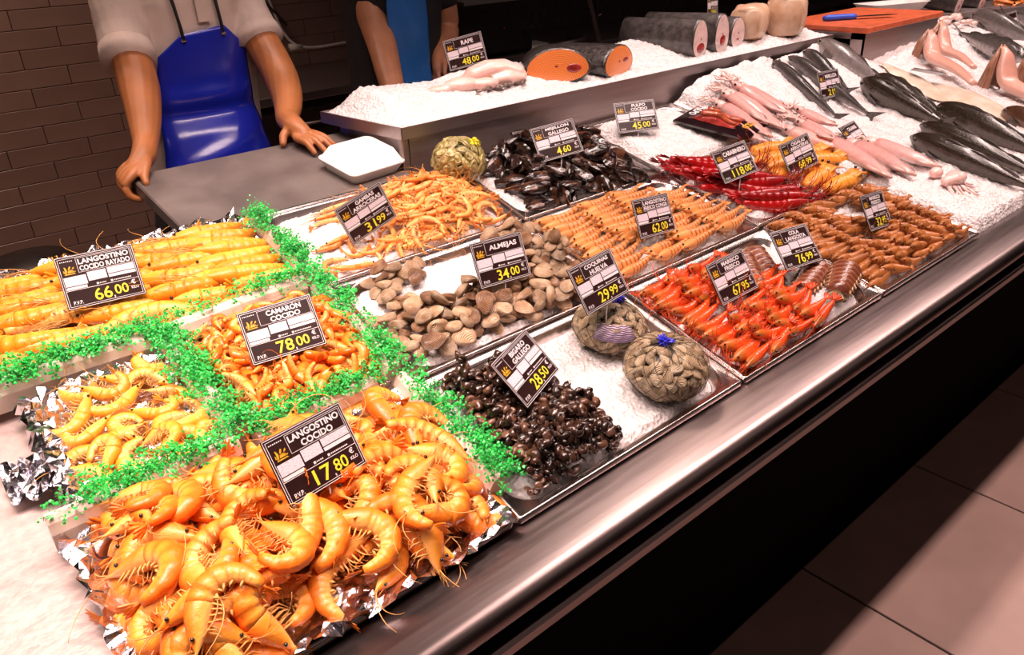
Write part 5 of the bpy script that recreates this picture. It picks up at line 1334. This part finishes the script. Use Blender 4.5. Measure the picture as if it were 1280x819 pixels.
for k, (a, b, wd, lab) in enumerate((
    ((2.035, .775), (2.045, .60), .046, 'squid nearest the slim hake'), ((1.975, .775), (1.945, .575), .050, 'squid between the slim hake and the octopus package'),
    ((1.915, .760), (1.865, .56), .050, 'squid second from the octopus package'), ((1.865, .735), (1.815, .55), .046, 'squid touching the octopus package'),
    ((2.04, .575), (2.005, .44), .048, 'squid behind the card in the squid'), ((1.955, .555), (1.950, .42), .050, 'squid between the langoustines and the card'),
    ((1.985, .455), (1.890, .245), .052, 'squid alongside the langoustines'), ((2.015, .405), (1.965, .215), .055, 'squid in the middle of the front three'),
    ((2.085, .385), (2.088, .205), .050, 'squid nearest the front dark fish'))):
    squid(a, b, wd, 'pink '+lab, k)
for k, (a, b, wd, lab) in enumerate((((1.945, .765), (1.90, .60), .036, 'small squid on top of the squid near the octopus package'), ((2.00, .77), (2.00, .62), .036, 'small squid on top of the squid near the slim hake'),
    ((1.99, .545), (1.955, .44), .036, 'small squid across the middle of the squid pile'), ((2.075, .60), (2.06, .49), .036, 'small squid behind the card in the squid'))):
    squid(a, b, wd, 'pink '+lab, 20+k).location.z += .020
sq = empty('squid_clump', MT @ T_(2.02, .165, hbed(2.02, .165))); tag(sq, 'loose clump of squid heads and arms on the ice', 'squid heads')
mb = MB(); [mb.ell((nrg.normal(0, .022), nrg.normal(0, .020), .014+.012*nrg.random()), (.024, .016, .014), 10, 7) for _ in range(7)]; o = obj('heads', mb, M_SQ, sq); remesh(o, .003, 3)
mb = MB(); r = random.Random(3)
for k in range(14):
    a0 = r.uniform(3.6, 6.0); p = [(.02*math.cos(a0), .02*math.sin(a0), .01)]; hd = a0
    for j in range(6): p.append((p[-1][0]+.011*math.cos(hd), p[-1][1]+.011*math.sin(hd), max(.003, .01-.002*j))); hd += r.uniform(-.6, .6)
    mb.tube(p, [.005, .0045, .004, .0035, .003, .002, .001], 5)
obj('arms', mb, M_SQP, sq)

# ---------------------------------------------------------------- steel block with red board and knife
BOARD = mat('red_board', (.56, .105, .035), .5, 0, .12, 30, .08, 200)
bk = empty('steel_block', T_(2.85, 1.385, 1.04)); tag(bk, 'steel stand under the red cutting board', 'stand'); IB = bk.matrix_basis.inverted()
bx0, bx1, by0, by1, bz = 2.835, 3.415, 1.39, 1.72, 1.168
m_ = MB().box(bx0, bx1, by0, by0+.006, 1.02, bz, M=IB); m_.box(bx0, bx1, by1-.006, by1, 1.02, bz, M=IB); m_.box(bx1-.006, bx1, by0, by1, 1.02, bz, M=IB); obj('side_plates', m_, STEEL, bk, False)
m_ = MB(); m_.box(bx0, bx0+.006, by0, by0+.05, 1.02, bz, M=IB); m_.box(bx0, bx0+.006, by1-.05, by1, 1.02, bz, M=IB); m_.box(bx0, bx0+.006, by0, by1, bz-.022, bz, M=IB); obj('open_end_frame', m_, STEEL, bk, False)
m_ = MB().box(bx0+.02, bx1-.02, by0+.02, by1-.02, 1.02, bz-.03, M=IB); obj('inner_box', m_, BLACK, bk, False)
cbd = obj('cutting_board', MB().box(bx0-.012, bx1+.008, by0-.014, by1+.012, 0, .022, bev=.004), BOARD, smooth=False, M=T_(0, 0, bz+.0005)); tag(cbd, 'thick red plastic cutting board on the steel stand', 'cutting board')
kn = empty('knife', T_(2.905, 1.592, bz+.0225) @ Rz(R_(-30))); tag(kn, 'knife with blue handle lying on the red board', 'knife')
obj('handle', MB().tube([(0, 0, .010), (.02, 0, .011), (.07, 0, .011), (.115, 0, .010), (.13, -.003, .010)], [.008, .012, .0105, .012, .009], 10), mat('blue_handle', (.03, .10, .62), .4, 0, .1, 30), kn)
bl = [(.125, .010), (.20, .014), (.27, .006), (.295, -.012), (.24, -.020), (.125, -.012)]
obj('blade', MB().rings([[(x, y, .009+o) for x, y in bl] for o in (0, .0018)]), mat('knife_steel', (.55, .5, .5), .22, 1, .1, 60), kn, False)

# ---------------------------------------------------------------- far end: white tray, fish steaks
wt_ = empty('white_tray', T_(3.75, 1.74, 1.135) @ Rz(-.35)); tag(wt_, 'shallow white tray at the far end of the counter', 'tray')
lo = [(.12, .05, .02, 0), (.155, .075, .025, .045), (.160, .080, .025, .048), (.152, .073, .024, .045), (.115, .046, .02, .006)]
mb = MB().rings([[(x, y, z_) for x, y in rrect(5, (rr_, rr_), -wx, wx, -wy, wy)] for wx, wy, rr_, z_ in lo]); obj('dish', mb, WHITE, wt_)
obj('shelf', MB().box(-.4, 1.2, -.16, .15, -.06, -.004), STEEL, wt_, False)
for k, (s, t, lab) in enumerate(((3.98, 1.0, 'far fish steak nearest the white tray'), (4.20, .985, 'far fish steak beyond the first'))):
    steak(MT @ T_(s, t, .035) @ Rz(R_(97)), .16, .055, .06, 'grey skinned '+lab, M_SKIN, M_HFL, cavsz=(.2, .15), name='fish_steak', group='far fish steaks')
mb = MB()
for k in range(30): mb.ell((nrg.normal(0, .07), nrg.normal(0, .035), .012+.012*nrg.random()), (.02+.02*nrg.random(), .012, .010), 8, 5)
o = obj('fish_scraps', mb, M_FLESH, M=MT @ T_(3.70, .93, .045)); tag(o, 'pile of pink fish scraps behind the steel block', 'fish scraps', kind='stuff')
mb = MB()
for k in range(3): mb.merge(MB().box(-.14+.1*k, -.05+.1*k, -.05, .05, 0, .04, bev=.01), Rz(.2*k))
o = obj('wrapped_fillets', mb, M_SALM, M=MT @ T_(4.45, .93, .05)); tag(o, 'orange wrapped fillets at the far end', 'fillet')

# ---------------------------------------------------------------- people
SKIN = mat('skin_arm', (.42, .15, .05), .45, 0, .10, 14, .08, 300, sss=.15)
SKIN2 = mat('skin_arm_pale', (.52, .22, .12), .45, 0, .12, 14, .08, 300, sss=.15)
SHIRT = mat('polo_cloth', (.58, .46, .41), .8, 0, .05, 20, 1.0, 16)
SHIRTK = mat('dark_cloth', (.012, .010, .012), .8, 0, .1, 20, .2, 400)
TROUS = mat('trouser_cloth', (.02, .018, .02), .8, 0, .1, 20)
APRON = mat('blue_vinyl', (.012, .022, .40), .22, 0, .10, 8, .10, 22, coat=.5)
APRON2 = mat('sky_blue_vinyl', (.02, .14, .48), .4, 0, .10, 8, .10, 22, coat=.2)
CORD = mat('black_cord', (.008, .007, .008), .7, 0, .1, 50)
HAIR = mat('dark_hair', (.02, .012, .008), .6, 0, .3, 60)
def limb(mb, pts, rad, n=14, k=5, end=True):
    p = catmull(pts, k); rr = np.interp(np.linspace(0, 1, len(p)), np.linspace(0, 1, len(rad)), rad)
    mb.tube(p, [float(x) for x in rr], n, up=(.13, .31, .94)); mb.ell(p[0], (rr[0],)*3, 12, 8)
    if end: mb.ell(p[-1], (rr[-1],)*3, 12, 8)
def torso(mb, levels, n=24):
    mb.rings([[(cx_+rx*math.copysign(abs(math.cos(2*math.pi*i/n))**.85, math.cos(2*math.pi*i/n)), cy_+ry*math.copysign(abs(math.sin(2*math.pi*i/n))**.85, math.sin(2*math.pi*i/n)), z_) for i in range(n)] for cx_, cy_, z_, rx, ry in levels])
def head(mb, c, s=1.):
    x, y, z_ = c
    mb.ell((x, y, z_), (.074*s, .092*s, .112*s), 20, 14); mb.ell((x, y-.055*s, z_-.055*s), (.052*s, .045*s, .055*s), 14, 10)
    mb.ell((x, y-.098*s, z_-.015*s), (.012*s, .018*s, .024*s), 10, 8); mb.ell((x, y-.088*s, z_-.062*s), (.024*s, .012*s, .010*s), 10, 6)
    for sd in (-1, 1): mb.ell((x+sd*.076*s, y+.008*s, z_-.005*s), (.010*s, .020*s, .032*s), 8, 8); mb.ell((x+sd*.030*s, y-.082*s, z_+.022*s), (.020*s, .012*s, .008*s), 8, 6)
    mb.tube([(x, y+.01, z_-.08*s), (x, y+.02, z_-.20*s)], [.056*s, .062*s], 14)

# person leaning on the worktop
p1 = empty('person', T_(.75, 2.1, 0)); tag(p1, 'person in white polo shirt and shiny blue apron leaning on the worktop', 'person'); I1 = p1.matrix_basis.inverted()
body = MB()
lv = [(.745, 2.12, .88, .145, .100), (.745, 2.13, .98, .150, .105), (.75, 2.14, 1.10, .138, .10), (.755, 2.15, 1.22, .145, .105), (.762, 2.15, 1.34, .155, .105), (.768, 2.14, 1.42, .150, .095), (.77, 2.13, 1.47, .11, .075), (.772, 2.12, 1.50, .062, .058)]
torso(body, lv)
for sd in (-1, 1): limb(body, [(.745+sd*.08, 2.13, .90), (.745+sd*.085, 2.12, .50), (.745+sd*.085, 2.15, .10), (.745+sd*.085, 2.06, .04)], [.088, .062, .042, .035])
head(body, (.775, 2.08, 1.64), .95)
def TP(s, t, h): return tuple(P(s, t, h))
# flat hand on the worktop, fingers towards the customer side
W1 = Vector((.842, 1.820, 1.156))
limb(body, [(.890, 2.13, 1.435), (.905, 2.055, 1.335), (.910, 1.965, 1.235), (.882, 1.885, 1.185), tuple(W1)], [.055, .046, .044, .037, .027])
limb(body, [tuple(W1), TP(.830, 1.215, .030), TP(.834, 1.180, .022)], [.026, .026, .022], 12)
kn_ = [TP(.812, 1.172, .020), TP(.828, 1.166, .023), TP(.844, 1.168, .023), TP(.858, 1.176, .020)]
tips = [((.818, 1.136, .019), (.822, 1.108, .004)), ((.838, 1.130, .022), (.846, 1.096, .004)), ((.858, 1.134, .021), (.868, 1.104, .004)), ((.873, 1.150, .017), (.884, 1.128, .004))]
for kp, (m1, m2) in zip(kn_, tips): limb(body, [TP(.830, 1.20, .022), kp, TP(*m1), TP(*m2)], [.012, .0098, .0084, .0068], 10, 4)
limb(body, [TP(.820, 1.215, .026), TP(.797, 1.205, .018), TP(.785, 1.188, .006)], [.013, .0105, .0085], 10, 4)
# hand folded over the worktop's corner
W2 = Vector((.512, 1.835, 1.160))
limb(body, [(.622, 2.14, 1.450), (.592, 2.07, 1.345), (.567, 1.975, 1.255), (.540, 1.900, 1.200), tuple(W2)], [.055, .047, .045, .037, .027])
limb(body, [tuple(W2), (.490, 1.795, 1.143), (.462, 1.768, 1.128)], [.027, .026, .021], 12)
for j in range(4):
    k0 = Vector((.448-.002*j, 1.778-.0155*j, 1.132-.003*j)); f = 1-.06*abs(j-1.2)
    limb(body, [(.475, 1.782-.008*j, 1.134), tuple(k0), tuple(k0+Vector((-.024*f, -.004, -.018))), tuple(k0+Vector((-.020*f, -.008, -.046*f))), tuple(k0+Vector((-.002, -.010, -.058*f)))], [.012, .0102, .0092, .0082, .0068], 10, 4)
limb(body, [(.492, 1.782, 1.142), (.478, 1.748, 1.134), (.461, 1.722, 1.117), (.457, 1.708, 1.106)], [.012, .0108, .0092, .0075], 10, 4)
bo_ = MB().merge(body, I1); bo_ = obj('body', bo_, SKIN, p1); remesh(bo_, .0032, 4)
sh = MB()
torso(sh, [(c[0], c[1], c[2], c[3]+.016, c[4]+.016) for c in lv[1:-1]]+[(.772, 2.12, 1.495, .072, .068)])
limb(sh, [(.84, 2.13, 1.435), (.890, 2.13, 1.435), (.903, 2.075, 1.360), (.906, 2.045, 1.322)], [.072, .066, .058, .058], 16, end=False); limb(sh, [(.69, 2.14, 1.44), (.622, 2.14, 1.450), (.592, 2.085, 1.365), (.578, 2.040, 1.318)], [.072, .066, .058, .058], 16, end=False)
so = obj('polo_shirt', MB().merge(sh, I1), SHIRT, p1); remesh(so, .005, 3)
for a, b in (((.905, 2.055, 1.334), (.907, 2.036, 1.310)), ((.582, 2.052, 1.332), (.573, 2.026, 1.304))): obj('sleeve_cuff', MB().merge(MB().tube([a, b], [.061, .0615], 20), I1), SHIRT, p1)
pl = MB(); pl.box(.752, .782, 2.020, 2.028, 1.375, 1.48); pl.tube([(.73, 2.045, 1.49), (.765, 2.022, 1.465), (.80, 2.045, 1.49)], [.012, .010, .012], 8); obj('placket_collar', MB().merge(pl, I1), SHIRT, p1, False)
lg = MB(); lg.tube([(.838, 2.028, 1.43), (.848, 2.027, 1.438), (.858, 2.029, 1.428), (.866, 2.031, 1.436), (.874, 2.034, 1.43)], .0016, 5); lg.tube([(.845, 2.028, 1.422), (.868, 2.032, 1.424)], .0014, 5); obj('embroidered_mark', MB().merge(lg, I1), mat('red_thread', (.5, .03, .03), .6), p1)
# apron: bib and skirt with a fold at the waist
def apron_pt(u, v):
    """u across, v from the top edge down"""
    z_ = 1.358-.88*v
    hw = np.interp(v, (0, .006, .055, .10, .2, .45, 1), (.054, .060, .108, .114, .120, .150, .165)); x = (2*u-1)*hw
    cx_, cy_, ry, rx = (np.interp(z_, [c[2] for c in lv], [c[i] for c in lv]) for i in (0, 1, 4, 3))
    xx = min(.98, abs(x)/(rx+.03)); y = cy_-(ry+.024)*math.sqrt(1-xx**2.4)
    fold = .010*math.exp(-((v-.175)/.03)**2)*(1-.5*abs(2*u-1))-.006*math.exp(-((v-.225)/.025)**2)
    y -= fold+.006*math.sin(u*7+v*11)*v*1.5+.012*sm((v-.18)/.1)+.10*sm((v-.26)/.2)*0
    wr = .003*math.sin(v*70+u*9)*math.exp(-((v-.33)/.04)**2)
    return (cx_-.006+x-.03*v, y-wr-.035*sm((v-.2)/.15), z_+.012*(u-.5)*max(0, 1-v*10))
ap = obj('apron', MB().merge(MB().grid(30, 90, apron_pt, True), I1), APRON, p1); s_ = ap.modifiers.new('solid', 'SOLIDIFY'); s_.thickness = .003; s_.offset = 1
cd = MB(); eyl = MB()
for u, xe in ((.12, .695), (.88, .80)):
    a = Vector(apron_pt(u, .012)); cd.tube([a+Vector((0, -.004, -.004)), a+Vector((0, -.003, .02)), (xe*.5+a.x*.5, 2.022, 1.42), (xe, 2.040, 1.485), (xe*.6+.77*.4, 2.12, 1.515)], .0042, 8); eyl.tube([a+Vector((0, -.006, -.006)), a+Vector((0, -.003, -.006))], .006, 12)
obj('neck_cord', MB().merge(cd, I1), CORD, p1); obj('eyelets', MB().merge(eyl, I1), TRAYM, p1)
tr = MB(); torso(tr, [(.745, 2.12, .84, .150, .11), (.745, 2.125, .92, .158, .115), (.747, 2.13, .99, .160, .118)])
for sd in (-1, 1): limb(tr, [(.745+sd*.08, 2.13, .88), (.745+sd*.086, 2.12, .50), (.745+sd*.086, 2.15, .10)], [.098, .078, .068])
t_ = obj('trousers', MB().merge(tr, I1), TROUS, p1); remesh(t_, .008, 2)
sb = MB(); [limb(sb, [(.745+sd*.087, 2.16, .045), (.745+sd*.087, 2.08, .045), (.745+sd*.089, 1.99, .035)], [.045, .045, .038], 12) for sd in (-1, 1)]; obj('shoes', MB().merge(sb, I1), CORD, p1)
hr = MB(); hr.ell((.775, 2.095, 1.67), (.078, .090, .098), 18, 12); obj('hair', MB().merge(hr, I1), HAIR, p1)

def face_parts(c, s, I, par):
    x, y, z_ = c
    for sd in (-1, 1):
        e = obj('eye', MB().merge(MB().ell((x+sd*.030*s, y-.083*s, z_+.006*s), (.0125*s,)*3, 12, 8), I), WHITE, par); obj('iris', MB().merge(MB().ell((x+sd*.030*s, y-.0945*s, z_+.006*s), (.0055*s, .002*s, .0055*s), 10, 6), I), EYE, e)
        obj('eyebrow', MB().merge(MB().tube([(x+sd*.014*s, y-.094*s, z_+.029*s), (x+sd*.032*s, y-.093*s, z_+.034*s), (x+sd*.048*s, y-.082*s, z_+.028*s)], .0035*s, 6), I), HAIR, par)
    obj('lips', MB().merge(MB().ell((x, y-.097*s, z_-.060*s), (.022*s, .006*s, .006*s), 12, 6), I), mat('lips', (.40, .12, .08), .5), par)
face_parts((.775, 2.08, 1.64), .95, I1, p1)
# second person, further back
p2 = empty('person', T_(1.50, 2.36, 0)); tag(p2, 'person in dark shirt and light blue apron working behind the raised shelf', 'person'); I2 = p2.matrix_basis.inverted()
body = MB(); lv2 = [(1.54, 2.38, .88, .155, .11), (1.52, 2.36, 1.0, .155, .115), (1.52, 2.37, 1.15, .145, .11), (1.53, 2.37, 1.30, .155, .11), (1.53, 2.36, 1.42, .16, .10), (1.53, 2.35, 1.49, .12, .08), (1.53, 2.34, 1.53, .062, .06)]
torso(body, lv2)
for sd in (-1, 1): limb(body, [(1.52+sd*.08, 2.37, .90), (1.52+sd*.085, 2.36, .50), (1.52+sd*.085, 2.38, .10), (1.52+sd*.085, 2.30, .04)], [.09, .062, .042, .035])
head(body, (1.53, 2.29, 1.67))
limb(body, [(1.425, 2.37, 1.45), (1.415, 2.32, 1.33), (1.400, 2.25, 1.235), (1.355, 2.15, 1.145), (1.322, 2.075, 1.09)], [.056, .050, .047, .040, .028])
limb(body, [(1.322, 2.075, 1.09), (1.316, 2.04, 1.06), (1.31, 2.01, 1.035)], [.028, .027, .022], 12)
for j in range(4): limb(body, [(1.312, 2.03, 1.055), (1.292+.014*j, 1.995, 1.03), (1.290+.014*j, 1.975, 1.005), (1.292+.014*j, 1.975, .98)], [.012, .0098, .0085, .007], 10, 4)
limb(body, [(1.33, 2.05, 1.065), (1.347, 2.02, 1.045), (1.35, 2.0, 1.025)], [.013, .0105, .008], 10, 4)
limb(body, [(1.69, 2.36, 1.44), (1.73, 2.36, 1.32), (1.74, 2.36, 1.24), (1.685, 2.30, 1.205), (1.625, 2.26, 1.175)], [.056, .048, .044, .036, .027])
limb(body, [(1.625, 2.26, 1.175), (1.608, 2.24, 1.155), (1.594, 2.225, 1.135)], [.027, .026, .022], 12)
for j in range(4): limb(body, [(1.605, 2.235, 1.15), (1.585+.003*j, 2.215+.012*j, 1.128-.002*j), (1.578, 2.20+.012*j, 1.105), (1.585, 2.195+.012*j, 1.085)], [.012, .0098, .0085, .007], 10, 4)
limb(body, [(1.612, 2.215, 1.16), (1.598, 2.195, 1.145), (1.588, 2.185, 1.125)], [.013, .0105, .008], 10, 4)
b2 = obj('body', MB().merge(body, I2), SKIN2, p2); remesh(b2, .0045, 3)
sh = MB(); torso(sh, [(c[0], c[1], c[2], c[3]+.014, c[4]+.014) for c in lv2[1:-1]])
limb(sh, [(1.47, 2.36, 1.44), (1.425, 2.37, 1.45), (1.417, 2.34, 1.40)], [.075, .068, .060], 16); limb(sh, [(1.6, 2.35, 1.44), (1.69, 2.36, 1.44), (1.725, 2.36, 1.345)], [.075, .068, .058], 16)
so = obj('dark_shirt', MB().merge(sh, I2), SHIRTK, p2); remesh(so, .006, 3)
def ap2(u, v):
    z_ = 1.44-.95*v; cx_, cy_, ry, rx = (np.interp(z_, [c[2] for c in lv2], [c[i] for c in lv2]) for i in (0, 1, 4, 3)); hw = np.interp(v, (0, .1, .3, 1), (.06, .075, .08, .10)); x = (2*u-1)*hw
    return (cx_-.03+x, cy_-(ry+.026)*math.sqrt(max(.02, 1-min(.98, abs(x)/(rx+.03))**2.4))-.012*v+.004*math.sin(u*11)*v, z_)
a2 = obj('apron', MB().merge(MB().grid(24, 40, ap2, True), I2), APRON2, p2); s_ = a2.modifiers.new('solid', 'SOLIDIFY'); s_.thickness = .003; s_.offset = 1
tr = MB(); torso(tr, [(1.52, 2.36, .84, .16, .12), (1.52, 2.36, .99, .165, .125)])
for sd in (-1, 1): limb(tr, [(1.52+sd*.08, 2.37, .88), (1.52+sd*.086, 2.36, .50), (1.52+sd*.086, 2.38, .10)], [.10, .078, .068])
remesh(obj('trousers', MB().merge(tr, I2), TROUS, p2), .008, 2)
sb = MB(); [limb(sb, [(1.52+sd*.087, 2.40, .045), (1.52+sd*.087, 2.32, .045), (1.52+sd*.089, 2.23, .035)], [.045, .045, .038], 12) for sd in (-1, 1)]; obj('shoes', MB().merge(sb, I2), CORD, p2)
face_parts((1.53, 2.29, 1.67), 1., I2, p2)
hr = MB(); hr.ell((1.53, 2.31, 1.70), (.082, .094, .10), 18, 12); obj('hair', MB().merge(hr, I2), HAIR, p2)

# ---------------------------------------------------------------- back of the shop
bc = empty('back_counter', T_(2.2, 3.2, 0)); tag(bc, 'long dark worktop along the back wall', 'counter'); IC = bc.matrix_basis.inverted()
obj('worktop', MB().box(1.15, 7.5, 2.86, 3.49, .985, 1.02, M=IC, bev=.004), STEEL, bc, False)
obj('carcass', MB().box(1.17, 7.5, 2.90, 3.49, .08, .985, M=IC), DARKM, bc, False)
dr = MB().box(-.29, .29, -.018, 0, -.13, .13, bev=.004).mesh('drawer_front', False); hd = MB().tube([(-.12, -.018, .08), (-.12, -.04, .08), (.12, -.04, .08), (.12, -.018, .08)], .006, 8).mesh('handle')
for i in range(6):
    for j in range(3): o = link('drawer_front', dr, DARKM, bc, IC @ T_(1.48+.61*i, 2.90, .26+.28*j)); link('handle', hd, STEEL, o)
# label scale and printer
mc = empty('weighing_scale', T_(2.35, 2.93, 1.02)); tag(mc, 'dark weighing scale with display behind the card reading rape', 'scale')
obj('body', MB().box(-.24, .30, -.02, .34, 0, .085, bev=.012), DARK, mc, False); obj('platter', MB().box(-.20, .34, .0, .32, .098, .106, bev=.003), DARKM, mc, False); obj('platter_support', MB().box(-.05, .15, .1, .22, .08, .1), DARK, mc, False)
m_ = MB().box(-.22, .20, -.055, -.015, .02, .15, bev=.006); obj('display', m_, DARK, mc, False); obj('indicator_light', MB().ell((.09, -.056, .125), (.004, .003, .004), 8, 6), mat('red_led', (.8, .02, .01), .4), mc)
pp = obj('paper_stack', MB().box(-.12, .13, -.08, .08, 0, .018, bev=.002), WHITE, smooth=False, M=T_(2.66, 3.02, 1.021) @ Rz(-.25)); tag(pp, 'stack of wrapping paper beside the weighing scale', 'paper')
yb = empty('yellow_crate', T_(2.32, 3.33, 1.02)); tag(yb, 'olive yellow plastic crate behind the weighing scale', 'crate')
mb = MB().rings([[(x, y, z_) for x, y in rrect(4, (.02, .02), -wx, wx, -wy, wy)] for wx, wy, z_ in ((.14, .09, 0), (.165, .11, .20), (.172, .117, .20), (.172, .117, .215), (.158, .103, .215), (.135, .085, .01))]); obj('shell', mb, mat('olive_plastic', (.16, .12, .02), .45), yb)
wsh = obj('wall_notice', MB().box(-.3, .3, -.004, 0, 0, .10), WHITE, smooth=False, M=T_(2.95, 3.498, 1.19)); tag(wsh, 'pale strip fixed to the back wall above the scale', 'panel')
sk = empty('tap', T_(3.55, 3.35, 1.02)); tag(sk, 'steel tap standing on the back worktop', 'tap')
obj('column', MB().tube([(0, 0, 0), (0, 0, .16), (0, -.04, .19), (0, -.12, .18)], .012, 10), TRAYM, sk); obj('lever', MB().tube([(.012, 0, .05), (.06, 0, .07)], .006, 8), TRAYM, sk)
sk2 = empty('baking_tray', T_(2.93, 2.99, 1.02)); tag(sk2, 'rounded steel edge of a tray by the scale', 'tray'); obj('rolled_edge', MB().tube([(-.2, -.1, .01), (.05, -.09, .012), (.1, -.04, .015), (.08, .05, .01)], .014, 10), STEEL, sk2)
for k, (pts, lab) in enumerate(((([1.62, 3.49, 1.32], [1.66, 3.46, 1.16], [1.75, 3.44, 1.10], [2.0, 3.45, 1.10]), 'white power cable hanging on the back wall'), (([1.35, 3.49, 1.6], [1.5, 3.48, 1.42], [1.68, 3.47, 1.2]), 'thin grey cable running down the back wall'))):
    o = obj('cable', MB().tube(catmull(pts, 8), .006, 7), WHITE if k == 0 else DARKM); tag(o, lab, 'cable')
pg = obj('plug', MB().tube([(0, 0, 0), (.06, 0, -.003)], [.016, .011], 8), WHITE, M=T_(1.66, 3.44, 1.11)); tag(pg, 'white plug on the cable of the back wall', 'plug')
bn = empty('waste_bin', T_(.36, 2.95, 0)); tag(bn, 'dark round topped bin by the tiled wall', 'bin')
obj('body', MB().rings([[(r_*math.cos(2*math.pi*i/24), r_*math.sin(2*math.pi*i/24), z_) for i in range(24)] for r_, z_ in ((.12, 0), (.15, .55), (.155, .56))]), DARK, bn); obj('lid', MB().rings([[(r_*math.cos(2*math.pi*i/24), r_*math.sin(2*math.pi*i/24), z_) for i in range(24)] for r_, z_ in ((.16, .555), (.16, .58), (.12, .62), (.02, .635))]), DARK, bn)
bar = obj('glass_bracket', MB().box(-.012, .012, -.006, .006, 0, .6, bev=.003), STEEL, smooth=False, M=T_(3.05, 2.86, 1.02) @ Ry(-.35)); tag(bar, 'slanting steel bracket above the back worktop', 'bracket')
